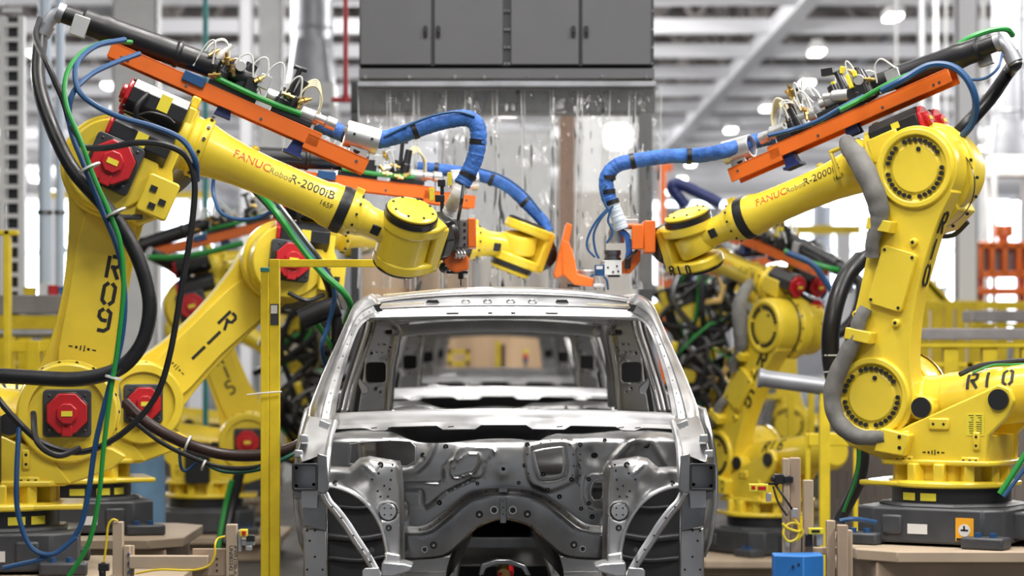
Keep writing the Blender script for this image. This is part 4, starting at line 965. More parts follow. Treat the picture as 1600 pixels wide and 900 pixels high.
# R11
X, Y, Z = WX(122, 13.4), 13.4, ZC - 1.0
R11 = robot('yellow robot stencilled R11 with its lower arm leaning to the car', GR, X, Y, Z, 15, 46, -6, 'R11', seed=8, j4=196, j5=-30, wp=16, wrist_code='top')
riser('beige riser under the robot stencilled R11', X + .08, Y, Z, 1.05, 1.2)
dress_pack(R11)
hoses(R11, [
 ('hose_bundle', BLK, .03, [(372, 268, 13.1), (410, 305, 12.9), (445, 345, 12.8), (480, 390, 12.8), (512, 435, 12.9), (524, 490, 13.0), (526, 550, 13.0), (520, 620, 13.0)]),
 ('green_cable', GRN, .017, [(395, 290, 12.9), (430, 330, 12.7), (462, 375, 12.7), (500, 423, 12.7), (535, 455, 12.7), (548, 480, 12.8), (540, 505, 12.9)]),
 ('green_cable', GRN, .015, [(485, 492, 13.0), (505, 520, 13.0), (520, 545, 13.0), (532, 575, 13.1)]),
 ('blue_cable', BLUC, .012, [(450, 355, 12.75), (490, 405, 12.75), (522, 450, 12.75), (515, 500, 12.8), (503, 540, 12.8), (508, 570, 12.9)]),
 ('grey_cable', STLD, .012, [(420, 300, 12.8), (455, 345, 12.7), (490, 392, 12.7), (500, 405, 12.75)]),
 ('brown_hose', HOSE, .029, [(196, 630, 12.7), (222, 655, 12.6), (262, 680, 12.55), (310, 700, 12.5), (360, 711, 12.5), (420, 710, 12.5), (462, 698, 12.5), (490, 678, 12.5), (510, 660, 12.6)]),
 ('black_lead', BLK, .012, [(205, 655, 12.6), (250, 690, 12.5), (300, 715, 12.45), (345, 730, 12.45), (400, 730, 12.45), (450, 712, 12.5), (480, 690, 12.5)]),
 ('green_lead', mat('dark_teal_cable', (.01, .12, .09), .4), .011, [(310, 718, 12.45), (350, 736, 12.45), (400, 734, 12.45), (450, 714, 12.45), (480, 695, 12.5)]),
 ('black_strap', BLK, .055, [(470, 500, 12.9), (500, 487, 12.9), (530, 478, 12.9)]),
 ('blue_lead', BLUC, .008, [(280, 700, 12.5), (283, 730, 12.5), (292, 735, 12.5), (308, 722, 12.5)]),
 ('blue_loop', BLUC, .010, [(335, 268, 12.9), (333, 300, 12.9), (345, 332, 12.8), (375, 343, 12.8), (410, 338, 12.8), (440, 320, 12.8)]),
 ('blue_sleeve', BLU, .033, [(652, 262, 13.98), (680, 264, 13.98), (712, 268, 13.98), (745, 273, 13.98), (790, 290, 13.98), (822, 318, 13.98), (848, 345, 13.98), (856, 362, 13.98)]),
 ('thin_blue_cable', BLUC, .006, [(745, 262, 13.93), (785, 275, 13.93), (820, 300, 13.93), (846, 332, 13.93)]),
])
ties(R11, 'sleeve_strap', BLK, [((682, 264, 13.98), (690, 265), .036), ((768, 281, 13.98), (776, 284), .036), ((820, 316, 13.98), (826, 322), .036)], .022)
ties(R11, 'cable_tie', WHC, [((293, 694, 12.5), (300, 697), .045), ((318, 727, 12.45), (325, 730), .028)], .01)
r = R11['root']; d = 14.05
b = MB(); b.prism([(WX(x, d), WZ(y, d)) for x, y in ((884, 349), (893, 353), (878, 432), (867, 436), (864, 428))], d - .14, d + .14)
b.prism([(WX(x, d), WZ(y, d)) for x, y in ((876, 375), (888, 380), (897, 408), (900, 428), (926, 436), (924, 449), (896, 446), (878, 430))], d - .15, d - .12)
b.prism([(WX(x, d), WZ(y, d)) for x, y in ((880, 380), (896, 388), (898, 420), (930, 428), (924, 445), (890, 440))], d + .07, d + .10); b.build('tool_bracket', ORG, r, bevel=.006)
b = MB(); b.lathe([(0, .04), (.05, .045), (.055, .03)], W(916, 437, d), (0, 0, 1), 20); b.cyl(W(930, 430, d), W(934, 452, d), .02); b.bx(WX(926, d), WX(944, d), d - .05, d + .05, WZ(449, d), WZ(444, d)); b.build('sensor_head', ALU, r, bevel=.003)
b = MB(); b.tube([W(922, 432, d - .03), W(936, 428, d - .05), W(947, 436, d - .05), W(950, 452, d)], .007, 6, 6); b.build('blue_lead', BLUC, r)
b = MB(); b.bx(WX(886, d), WX(905, d), d - .03, d + .03, WZ(449, d), WZ(444, d)); b.build('clamp_jaw', BLKP, r)
# R10
X, Y, Z = WX(1487, 11.9), 11.9, ZC - .935
R10 = robot('yellow robot stencilled R10, large and upright beside the yellow stair', GR, X, Y, Z, 149, -11.5, -20, 'R10', code_on='back', seed=5, j4=-16, j5=-22, wp=12, zo=-.075, wrist_code='side')
R10['root']['label'] = 'yellow robot stencilled R10 with a grey cable sleeve down its upright arm'
riser('broad beige riser under the robot stencilled R10', X + .12, Y + .05, Z, 1.26, 1.3)
dress_pack(R10, off=(.02, .06), side=1)
hoses(R10, [
 ('supply_hose', BLK, .033, [None, (1576, 112, 12.1), (1550, 150, 12.0), (1522, 182, 11.9), (1500, 205, 11.9), (1484, 226, 12.0), (1470, 262, 12.35), (1440, 330, 12.75), (1390, 380, 12.9), (1345, 405, 12.9)]),
 ('green_cable', GRN, .014, [(1445, 110, 12.0), (1475, 88, 12.0), (1510, 62, 12.0), (1545, 48, 12.05), (1572, 46, 12.1), (1582, 55, 12.15)]),
 ('green_cable', GRN, .012, [(1312, 172, 11.95), (1345, 155, 11.95), (1390, 130, 11.9), (1440, 108, 11.9)]),
 ('blue_hose', BLUC, .017, [(1378, 142, 11.9), (1410, 125, 11.85), (1450, 103, 11.85), (1485, 103, 11.8), (1510, 122, 11.75), (1524, 155, 11.75), (1520, 190, 11.8), (1504, 212, 11.85), (1488, 224, 11.95)]),
 ('thin_blue_cable', BLUC, .007, [(1568, 75, 12.2), (1560, 105, 12.1), (1540, 122, 12.1), (1515, 125, 12.1)]),
 ('blue_cable', BLUC, .011, [(1200, 212, 12.1), (1240, 202, 12.1), (1280, 188, 12.05), (1320, 165, 12.0), (1350, 150, 12.0)]),
 ('blue_sleeve', BLU, .037, [(1210, 214, 12.56), (1175, 222, 12.56), (1130, 236, 12.45), (1090, 243, 12.62), (1045, 244, 12.62), (1000, 250, 12.62), (965, 258, 12.62), (948, 278, 12.62), (950, 305, 12.62), (956, 318, 12.62)]),
 ('grey_sleeve', LBLU if False else mat('pale_blue_hose', (.55, .62, .70), .5), .034, [(955, 314, 12.62), (962, 332, 12.62), (969, 350, 12.62), (972, 358, 12.62)]),
 ('thin_blue_cable', BLUC, .006, [(950, 325, 12.56), (932, 345, 12.56), (919, 370, 12.56), (918, 388, 12.56), (930, 402, 12.56)]),
 ('thin_blue_cable', BLUC, .006, [(955, 325, 12.56), (950, 345, 12.56), (957, 362, 12.56), (948, 380, 12.56)]),
 ('thin_blue_cable', BLUC, .006, [(958, 322, 12.56), (940, 340, 12.56), (928, 365, 12.56), (930, 390, 12.56), (936, 404, 12.56)]),
 ('thin_blue_cable', BLUC, .006, [(948, 290, 12.56), (940, 300, 12.56), (945, 318, 12.56), (952, 330, 12.56)]),
 ('supply_hose', BLK, .045, [(1345, 405, 12.9), (1318, 440, 12.8), (1300, 500, 12.7), (1298, 560, 12.7), (1310, 610, 12.7), (1330, 640, 12.68), (1336, 657, 12.62)]),
 ('base_cable', BLK, .032, [(1336, 655, 12.62), (1348, 700, 12.62), (1344, 745, 12.62), (1326, 785, 12.62), (1310, 815, 12.62)]),
 ('green_lead', GRN, .008, [(1328, 650, 12.45), (1342, 700, 12.45), (1338, 745, 12.45), (1318, 800, 12.45)]),
 ('base_cable', GRN, .014, [(1562, 772, 11.5), (1580, 745, 11.5), (1605, 705, 11.5)]),
 ('blue_lead', BLUC, .009, [(1568, 776, 11.48), (1588, 750, 11.48), (1610, 720, 11.48)]),
 ('air_hose', BLUC, .011, [(1312, 814, 11.5), (1335, 811, 11.5), (1368, 816, 11.6)]),
 ('top_cable', BLK, .012, [(1500, 585, 11.7), (1530, 572, 11.75), (1570, 566, 11.8), (1620, 562, 11.85)]),
 ('top_cable', GRN, .006, [(1520, 582, 11.68), (1550, 571, 11.7), (1580, 570, 11.75), (1620, 568, 11.8)]),
])
ties(R10, 'sleeve_strap', BLK, [((988, 252, 12.62), (980, 254), .0405), ((1077, 244, 12.62), (1068, 244), .0405), ((950, 278, 12.62), (950, 286), .0405), ((956, 316, 12.62), (958, 322), .04), ((950, 300, 12.62), (951, 306), .04), ((1150, 229, 12.56), (1142, 232), .040)], .022)
ties(R10, 'cable_tie', WHC, [((1545, 155, 12.0), (1540, 162), .037), ((1576, 88, 12.2), (1574, 95), .037), ((1485, 222, 12.0), (1482, 228), .037), ((1299, 555, 12.7), (1299, 565), .048), ((1300, 580, 12.7), (1301, 590), .048)], .008)
r = R10['root']; d = 12.72
b = MB(); b.bx(WX(1004, d), WX(1022, d), d - .12, d + .12, WZ(396, d), WZ(346, d)); b.bx(WX(985, d), WX(1004, d), d - .12, d - .1, WZ(391, d), WZ(352, d)); b.bx(WX(975, d), WX(1004, d), d - .1, d + .1, WZ(356, d), WZ(351, d))
b.prism([(WX(x, d), WZ(y, d)) for x, y in ((985, 393), (1000, 391), (1000, 408), (984, 428), (972, 428), (972, 410))], d - .03, d + .05); b.build('tool_bracket', ORG, r, bevel=.006)
b = MB(); b.lathe([(0, .05), (.045, .05), (.045, .03), (.06, .03)], W(972, 356, d), (.2, 0, 1), 24); b.bx(WX(960, d), WX(996, d), d - .06, d + .06, WZ(354, d), WZ(343, d)); b.lathe([(0, .04), (.05, .045), (.1, .03)], W(963, 380, d), (0, 0, 1), 20); b.build('hose_socket', ALU, r, bevel=.004)
b = MB(); b.bx(WX(944, d), WX(971, d), d - .05, d + .05, WZ(430, d), WZ(409, d)); b.bx(WX(942, d), WX(972, d), d - .05, d + .05, WZ(409, d), WZ(407, d)); b.build('valve_body', WHT, r, bevel=.003)
b = MB(); b.lathe([(0, .043), (.012, .043), (.014, .038), (.026, .038), (.028, .043), (.05, .043)], W(957, 407, d), (0, 0, 1), 24); b.build('motor_can', STLD, r)
b = MB(); b.bx(WX(929, d), WX(944, d), d - .045, d + .045, WZ(431, d), WZ(414, d)); b.build('blue_valve', BLUC, r, bevel=.003)
b = MB(); b.bx(WX(931, d), WX(941, d), d - .0465, d - .044, WZ(421, d), WZ(416, d)); b.build('white_sticker', STK, r)
b = MB(); b.tube([W(972, 362, d - .06), W(980, 370, d - .07), W(983, 390, d - .06), W(981, 405, d - .05)], .016, 8, 4); b.build('blue_jacket', BLU, r)
b = MB(); b.tube([W(984, 372, d - .08), W(994, 380, d - .09), W(994, 392, d - .09), W(978, 405, d - .07)], .007, 8, 5); b.cyl(W(981, 405, d - .05), W(980, 420, d - .05), .016); b.build('black_fitting', BLKP, r)
b = MB()
for x, y in ((950, 418), (964, 416), (958, 425), (966, 424)): b.cyl(W(x, y, d - .05), W(x, y, d - .056), .005, n=8)
b.bx(WX(950, d), WX(968, d), d - .03, d + .03, WZ(433, d), WZ(430, d)); b.build('bolts', BLKP, r)
# R16
X, Y, Z = WX(1197, 18.), 18., ZC - 1.49
R16 = robot('yellow robot stencilled R16, standing low behind the beige sensor posts', GR, X, Y, Z, 121, -32, 16, 'R16', code_on='front_side', seed=12, detail=1)
riser('low beige riser under the robot stencilled R16', X + .05, Y, Z, 1.4, 1.5)
dress_pack(R16, side=1)
hoses(R16, [
 ('supply_hose', BLK, .04, [(1322, 428, 17.6), (1345, 445, 17.5), (1338, 490, 17.4), (1310, 520, 17.4), (1290, 500, 17.4)]),
 ('green_cable', GRN, .02, [(1225, 392, 17.3), (1260, 408, 17.3), (1300, 420, 17.3), (1335, 425, 17.4)]),
 ('blue_hose', BLUC, .022, [(1230, 395, 17.25), (1268, 412, 17.2), (1290, 440, 17.2), (1308, 468, 17.2)]),
 ('blue_sleeve', BLUD, .042, [(1125, 318, 18.9), (1095, 303, 18.9), (1062, 288, 18.9), (1050, 292, 18.9), (1062, 310, 18.9), (1072, 322, 18.9)]),
])
# R15 and two more behind
X, Y = WX(322, 19), 19.
R15 = robot('yellow robot stencilled R15 behind the leaning arm of robot R11', GR, X, Y, ZC - 1.42, 4, -22, 14, 'R15', seed=21, detail=1); dress_pack(R15)
riser('low riser under the robot stencilled R15', X, Y, ZC - 1.42, 1.2, 1.2)
hoses(R15, [('green_cable', GRN, .022, [(232, 402, 18.6), (270, 402, 18.6), (320, 395, 18.6), (380, 380, 18.6)]), ('black_cable', BLK, .05, [(232, 395, 18.7), (262, 410, 18.8), (290, 430, 19.0)]),
  ('base_cable', GRN, .018, [(362, 750, 18.0), (352, 790, 18.0), (343, 840, 17.9), (335, 900, 17.8)]), ('base_cable', BLK, .04, [(375, 735, 18.1), (362, 790, 18.1), (350, 850, 18.0)])])
X, Y = WX(345, 24), 24.
R13 = robot('yellow robot bent low over the line just behind the yellow posts', GR, X, Y, ZC - 1.45, 8, -35, -30, None, seed=31, detail=0); dress_pack(R13)
riser('low riser behind the yellow posts', X, Y, ZC - 1.45, 1.0, 1.0)
X, Y = WX(1285, 23.5), 23.5
R18 = robot('yellow robot half hidden behind robot R16, reaching toward the cars', GR, X, Y, ZC - 1.45, 172, 4, -12, None, seed=41, detail=0); dress_pack(R18)
riser('low riser under the robot half hidden behind robot R16', X, Y, ZC - 1.45, 1.2, 1.2)
hoses(R18, [('hose_bundle', BLUD, .05, [(1036, 410, 22), (1070, 430, 22), (1105, 452, 22), (1150, 490, 22), (1175, 530, 22)]),
  ('green_cable', GRN, .02, [(1070, 450, 21.8), (1063, 480, 21.8), (1066, 520, 21.8), (1085, 545, 21.8)]), ('green_cable', GRN, .025, [(1098, 470, 21.8), (1088, 500, 21.8), (1095, 530, 21.8), (1115, 558, 21.8)]),
  ('black_cable', BLK, .04, [(1110, 465, 21.8), (1125, 500, 21.8), (1120, 540, 21.8), (1100, 560, 21.8)]), ('grey_hose', GPI, .07, [(1082, 438, 21.9), (1120, 460, 21.9), (1150, 480, 21.9)]),
  ('black_cable', BLK, .05, [(1015, 450, 21.8), (1040, 470, 21.8), (1050, 505, 21.8), (1075, 560, 21.8)])])

def weld_gun(R, spots, seed):
    """spot-welding gun: black transformer, yellow carrier plates, copper-coloured arms, bundled leads"""
    rnd = random.Random(seed); r = R['root']
    for (x, y, d, k) in spots:
        p = W(x, y, d); Mq = MX.Translation(p) @ RY(rnd.uniform(-35, 35)) @ RZ(rnd.uniform(-40, 40))
        b = MB(); b.box((0, 0, 0), (.22 * k, .16, .15 * k), Mq); b.box((.05, -.06, .1 * k), (.1, .08, .09), Mq); b.build('gun_transformer', BLKP, r, bevel=.012)
        b = MB(); b.box((.0, -.02, -.13 * k), (.14 * k, .14, .10 * k), Mq); b.box((-.13 * k, -.03, .02), (.05, .1, .18 * k), Mq); b.build('gun_carrier', YEL, r, bevel=.012)
        b = MB(); b.bar([Mq @ V((.1, -.05, -.1)), Mq @ V((.24 * k, -.05, -.14)), Mq @ V((.30 * k, -.05, -.02))], .05, .05); b.cyl((.28 * k, -.05, -.02), (.28 * k, -.05, .08), .014, M=Mq); b.build('gun_arm', BRS, r, bevel=.006)
        b = MB(); b.box((.06, -.1, .05), (.07, .03, .05), Mq); b.box((-.05, -.1, -.02), (.05, .03, .08), Mq); b.build('valve_block', ALU, r, bevel=.004)
        for q in range(6):
            a = rnd.uniform(0, 6.28); m = (BLK, BLK, BLK, GRN, BLK, STLD)[q]
            b = MB(); P = [Mq @ V((rnd.uniform(-.1, .1), -.1, .06)), Mq @ V((rnd.uniform(-.25, .25) * k, -.18, rnd.uniform(.05, .3) * k)), Mq @ V((rnd.uniform(-.3, .3) * k, -.2, rnd.uniform(-.2, .1))), Mq @ V((rnd.uniform(-.2, .2) * k, -.1, -.32 * k))]
            b.tube(P, rnd.uniform(.012, .03) * (.6 if m is GRN else 1), 8, 6); b.build('gun_cable', m, r)
weld_gun(R18, [(1065, 462, 21.5, 1.2), (1105, 520, 21.7, 1.3), (1075, 560, 21.4, 1.1), (1130, 470, 21.8, 1.2), (1120, 590, 21.6, 1.2), (1085, 625, 21.5, 1.1)], 3)
weld_gun(R13, [(455, 475, 21.5, 1.2), (500, 500, 21.8, 1.3), (470, 545, 21.5, 1.2), (455, 650, 21.6, 1.3), (495, 610, 21.2, 1.1), (480, 705, 21.6, 1.2), (500, 560, 22, 1.2)], 5)
# ------------------------------------------------------------------ bare steel car body
XC = .085                                            # centre line of the car row
car = thing('car_body', (XC, 11.4, .25), 'bare steel car body nearest the camera, open at the front', 'car body', 'bare car bodies following each other on the line')
def mir(p): return (1574 - p[0], *p[1:])
def z3(P, x0, y0, k): return [(x0 + x / k, y0 + y / k) for x, y in P]
R3 = lambda P: z3(P, 560, 650, 3.3333)               # points read off an enlarged crop
R4 = lambda P: z3(P, 450, 640, 3.463)
def relief(D, dep): return lambda x, y: (lambda p: V((p.x, p.y + dep(x, y), p.z)))(W(x, y, D))
def bead(x, y, P, w, h, closed=False):
    d = pdist(x, y, P, closed); return 0 if d > 3 * w else h * math.exp(-(d / w) ** 2)
def sstep(t): t = max(0., min(1., t)); return t * t * (3 - 2 * t)
def raised(x, y, P, w, h):
    d = pdist(x, y, P, True)
    return h * sstep(.5 + (d if inside(x, y, P) else -d) / w)
# --- cowl across the foot of the windscreen
def cowl_y(x): u = (x - 791) / 272; return u * u
D = 11.35; b = MB(); rings = []
xs = [522 + (1062 - 522) * i / 54 for i in range(55)]
def tabs(x):
    x2 = x if x < 787 else 1574 - x
    t = 0
    for a, c, h in ((570, 612, 5), (684, 752, 6)):
        t = max(t, h * sstep((x2 - a) / 8) * sstep((c - x2) / 8))
    return t
for x in xs:
    c = cowl_y(x); y0 = 640 + 7 * c; q = tabs(x)
    p = [W(x, y0 - 1, D + .16), W(x, y0 + .5, D + .06), W(x, y0 + 2, D + .045), W(x, y0 + 14.5, D - .035), W(x, y0 + 17.5, D - .045), W(x, y0 + 19.5, D - .06), W(x, y0 + 24 + q, D - .105), W(x, y0 + 25 + q, D - .103)]
    rings.append(p)
b.loft(rings, closed=False); b.build('cowl_panel', BIWL, car, ang=50, solid=.003)
b = MB()
for x0 in (580, 606, 700, 870, 966, 992):
    b.add([W(x0 + dx, 667 + 4 * cowl_y(x0) + dy - 1, D - .11) for dx, dy in ((0, 0), (9, -1), (9, 0.6), (0, 1.6))], [(0, 1, 2, 3)])
b.build('cowl_slot', HOL, car)
# --- firewall
D = 11.78
fw = [(512, 664), (1066, 664), (1068, 900), (946, 900), (936, 856), (886, 840), (840, 806), (787, 794), (738, 806), (690, 840), (640, 856), (630, 900), (510, 900)]
op_l = R3([(-45, 148), (0, 140), (60, 133), (165, 126), (270, 132), (297, 160), (296, 235), (255, 263), (170, 262), (-45, 250)])
op_c = smooth2(R3([(912, 205), (930, 183), (1050, 165), (1068, 180), (1072, 280), (1048, 310), (972, 322), (940, 305)]), 3, True)
op_r = smooth2(R3([(1225, 345), (1262, 335), (1275, 360), (1270, 430), (1225, 440), (1208, 400)]), 3, True)
op_s = smooth2(R3([(238, 450), (256, 455), (258, 520), (240, 540)]), 2, True)
ringo = smooth2(R3([(868, 165), (890, 140), (1050, 112), (1105, 130), (1135, 200), (1140, 310), (1110, 345), (1005, 388), (950, 375), (895, 345), (870, 260)]), 3, True)
ringm = smooth2(R3([(900, 190), (925, 165), (1050, 148), (1080, 165), (1090, 290), (1060, 325), (972, 340), (925, 315)]), 3, True)
c1 = R3([(228, 352), (420, 350), (448, 335), (448, 262), (505, 215), (520, 172), (560, 158), (690, 170), (716, 186)])
c2 = R3([(232, 384), (318, 385), (334, 400), (334, 455), (352, 475), (380, 460), (450, 400), (590, 332), (650, 322), (662, 240), (705, 195)])
ov = smooth2(R3([(488, 300), (500, 245), (560, 203), (620, 195), (636, 225), (605, 290), (560, 305), (510, 322)]), 3, True)
sw1 = R3([(225, 292), (300, 280), (350, 235), (385, 165), (395, 120)])
sw2 = R3([(1290, 300), (1340, 215), (1420, 130), (1500, 96), (1620, 92)])
sw3 = R3([(1350, 290), (1400, 200), (1460, 150), (1520, 120), (1580, 210), (1640, 300)])
sq_r = smooth2(R3([(1180, 320), (1285, 305), (1330, 330), (1330, 480), (1190, 470)]), 3, True)
topc = R3([(560, 100), (620, 120), (700, 140), (880, 130), (920, 100)])
def fwd(x, y):
    q = 0.
    q += .03 * math.cos((x - 787) / 150) * sstep((y - 664) / 60) * -1
    q -= raised(x, y, R3([(228, 350), (448, 350), (448, 262), (520, 165), (715, 170), (662, 322), (590, 332), (334, 475), (228, 470)]), 9, .006)
    q += bead(x, y, c1, 1.7, -.010) + bead(x, y, c2, 1.7, .011) + bead(x, y, ov, 1.7, -.011, True)
    q += bead(x, y, sw1, 6, -.024) + bead(x, y, sw2, 6, -.026) + bead(x, y, sw3, 5, -.010)
    q -= raised(x, y, ringo, 5, .013); q += raised(x, y, ringm, 5, .012); q -= raised(x, y, sq_r, 5, .011)
    d = math.hypot(x - 786.5, y - 733); q -= .015 * math.exp(-(d / 13) ** 2); q += .008 * math.exp(-(d / 4) ** 2)
    d = math.hypot(x - 928, y - 712); q += .03 * math.exp(-(d / 18) ** 2)
    q += .16 * sstep((690 + 6 * sstep((x - 690) / 40) * sstep((850 - x) / 40) - y) / 24)
    q += bead(x, y, [(512, 845), (580, 848), (632, 842)], 5, -.03) + bead(x, y, [(940, 842), (1000, 848), (1066, 845)], 5, -.03) + bead(x, y, [(512, 880), (560, 888), (600, 872)], 5, -.02) + bead(x, y, [(1066, 880), (1010, 888), (975, 872)], 5, -.02)
    q += .12 * sstep((y - 800) / 70) * (sstep((640 - x) / 20) + sstep((x - 936) / 20)) * -1
    q += .002 * math.sin(x * .045) * math.cos(y * .06)
    return q
f = sheet(fw, relief(D, fwd), [op_l, op_c, op_r, op_s], 3.1).build('firewall', BIW, car, ang=60, solid=.002)
b = MB()
for P, r in ((op_c, .008), (op_r, .005), (op_l, .004)):
    Q = [W(x, y, D + fwd(x, y)) for x, y in P]; b.tube(Q + [Q[0]], r, 8, 1)
b.build('opening_flange', BIWL, car)
b = MB(); rnd = random.Random(2)
for x, y in R3([(455, 160), (337, 205), (620, 352), (835, 348), (422, 452), (1047, 420), (1217, 525), (1160, 483), (963, 303), (1283, 128), (867, 258), (1145, 257), (1200, 330), (1200, 455), (1155, 150), (1500, 155), (880, 150), (1110, 330), (985, 384)]):
    p = W(x, y, D + fwd(x, y)); b.mi(0); b.cyl(p + V((0, .0, 0)), p - V((0, .0025, 0)), .0085 + rnd.random() * .004, n=12); b.mi(1); b.cyl(p, p - V((0, .02, 0)), .0045, n=8)
b.build('weld_stud', [HOL, STLD], car)
b = MB()
for x, y, r in [(*R3([(755, 275)])[0], .009), (*R3([(1230, 208)])[0], .016), (*R3([(1222, 206)])[0], .01)]:
    p = W(x, y, D + fwd(x, y)); b.cyl(p + V((0, .01, 0)), p - V((0, .004, 0)), r, n=16)
b.build('firewall_hole', HOL, car)
b = MB()
for x, y in R3([(905, 160), (950, 140), (1000, 128), (1060, 122), (1100, 150), (1118, 200), (1122, 260), (1115, 310), (880, 200), (885, 300), (1155, 200), (1155, 230), (1155, 270), (1155, 310), (1140, 350), (1150, 360)]):
    p = W(x, y, D + fwd(x, y)); b.cyl(p, p - V((0, .003, 0)), .004, n=8)
b.build('spot_weld', BIWP, car)
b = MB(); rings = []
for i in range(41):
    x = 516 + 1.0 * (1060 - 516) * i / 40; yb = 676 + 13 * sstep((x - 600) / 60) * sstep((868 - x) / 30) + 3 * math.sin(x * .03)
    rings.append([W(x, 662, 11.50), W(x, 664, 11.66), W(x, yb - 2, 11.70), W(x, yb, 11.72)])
b.loft(rings, closed=False); b.build('cowl_shade_strip', BIWP, car, ang=50, solid=.003)  # dark strip painted in for the shade under the cowl
# --- arched cross member over the tunnel
top = smooth2(R3([(235, 572), (340, 568), (440, 500), (560, 402), (640, 378), (750, 372), (880, 380), (980, 412), (1080, 482), (1180, 556), (1285, 572)]), 4)
bot = smooth2(R3([(235, 752), (430, 738), (510, 690), (590, 610), (640, 575), (750, 542), (880, 572), (925, 610), (1010, 690), (1090, 738), (1285, 752)]), 4)
D = 11.62; b = MB(); rings = []
for (x, y), (u, v) in zip(top, bot):
    L = lambda t, d: W(x + (u - x) * t, y + (v - y) * t, D + d)
    rings.append([L(0, .09), L(.02, .062), L(.16, .05), L(.2, .03), L(.24, -.02), L(.30, -.045), L(.9, -.05), L(.97, -.04), L(1, .0), L(1, .16)])
b.loft([r[3:] for r in rings], closed=False); b.build('cross_member', BIWD, car, ang=50, solid=.003)
b = MB(); b.loft([r[:4] for r in rings], closed=False); b.build('cross_member_flange', BIW, car, ang=50, solid=.003)
b = MB()
for i in range(3, len(top) - 3, 2):
    (x, y), (u, v) = top[i], bot[i]; p = W(x + (u - x) * .09, y + (v - y) * .09, D + .055); b.cyl(p, p - V((0, .004, 0)), .0035, n=8)
b.build('spot_weld', BIWP, car)
b = MB()
for x, y in R3([(630, 512), (880, 510), (392, 672), (1122, 670)]):
    p = W(x, y, D - .047); b.mi(0); b.cyl(p, p - V((0, .004, 0)), .017, n=16); b.mi(1); b.cyl(p, p - V((0, .035, 0)), .006, n=8)
b.build('weld_stud', [HOL, STL], car)
b = MB()
for x, y, r in R3([(707, 490), (804, 490)])[0:0] or [(R3([(707, 490)])[0][0], R3([(707, 490)])[0][1], .013), (R3([(804, 490)])[0][0], R3([(804, 490)])[0][1], .013), (R3([(345, 695)])[0][0], R3([(345, 695)])[0][1], .010), (R3([(1168, 692)])[0][0], R3([(1168, 692)])[0][1], .010)]:
    p = W(x, y, D - .05); b.mi(0); b.lathe([(0, r), (0, r * 1.5), (.006, r * 1.4), (.006, r)], p, (0, -1, 0), 18, cap=False); b.mi(1); b.cyl(p, p - V((0, .003, 0)), r * 1.02, n=16)
b.build('bushing', [BIWL, HOL], car)
b = MB(); x = 786; b.prism([(WX(x - 5, D), WZ(816, D)), (WX(x + 5, D), WZ(816, D)), (WX(x + 5, D), WZ(775, D)), (WX(x - 5, D), WZ(775, D))], D - .06, D - .04); b.bx(WX(779, D), WX(793, D), D + .0, D + .05, WZ(770, D), WZ(762, D)); b.build('centre_strap', BIWD, car, bevel=.003)
b = MB()
for y in (783, 793, 803): b.cyl(W(x, y, D - .06), W(x, y, D - .064), .004, n=8)
b.build('spot_weld', BIWP, car)
# --- tunnel, floor and inner structure
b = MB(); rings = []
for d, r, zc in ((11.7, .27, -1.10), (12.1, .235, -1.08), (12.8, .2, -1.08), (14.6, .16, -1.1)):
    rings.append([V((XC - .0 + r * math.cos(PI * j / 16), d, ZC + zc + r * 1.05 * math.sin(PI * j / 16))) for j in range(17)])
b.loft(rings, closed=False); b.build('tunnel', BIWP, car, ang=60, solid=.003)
b = MB()
b.prism([(WX(x, 11.5), WZ(y, 11.5)) for x, y in R3([(625, 833), (640, 770), (720, 745), (790, 745), (870, 775), (900, 833), (870, 833), (850, 795), (780, 775), (720, 775), (665, 795), (650, 833)])], 11.5, 11.56)
b.build('tunnel_bracket', BIWD, car, bevel=.006)
b = MB(); b.bx(XC - .2, XC + .2, 14.5, 14.56, ZC - 1.12, ZC - .90); b.build('tunnel_dark_plate', HOL, car)  # black sheet put in for the darkness deep in the tunnel
b = MB()
for x, w, m in ((-.03, .02, 0), (.0, .05, 1), (.05, .03, 0)): b.mi(m); b.cyl(W(787 + x * 200, 897, 11.62) , W(787 + x * 200, 888, 11.66), w * .6, n=10)
b.build('underbody_fitting', [RED, BRS], car)
b = MB(); 
for s in (-1, 1):
    b.bx(min(s * .22, s * .78) + XC, max(s * .22, s * .78) + XC, 11.85, 15.6, ZC - 1.16, ZC - 1.13)
    for y in (12.5, 13.3, 14.1): b.bx(min(s * .24, s * .76) + XC, max(s * .24, s * .76) + XC, y - .07, y + .07, ZC - 1.13, ZC - 1.05)
b.build('floor_pan', BIW, car, bevel=.006)
b = MB(); b.loft([[V((XC + sx * .70, 14.25, ZC - .75)), V((XC + sx * .70, 14.3, ZC - .47))] for sx in (-1, -.33, .33, 1)], closed=False); b.bx(XC - .68, XC + .68, 14.2, 15.2, ZC - .79, ZC - .75); b.build('rear_bulkhead', BIW, car, solid=.003)
b = MB(); b.add([W(x, y, d) for x, y, d in ((612, 639, 12.2), (640, 634, 12.4), (672, 637, 12.3), (690, 648, 11.9), (610, 650, 11.8))], [(0, 1, 2, 3, 4)]); b.build('dash_gusset', BIWL, car, solid=.004)
b = MB(); b.tube([(XC - .72, 12.0, ZC - .42), (XC - .3, 11.98, ZC - .40), (XC + .3, 11.98, ZC - .40), (XC + .72, 12.0, ZC - .42)], .03, 14, 4); b.build('dash_beam', BIWP, car)
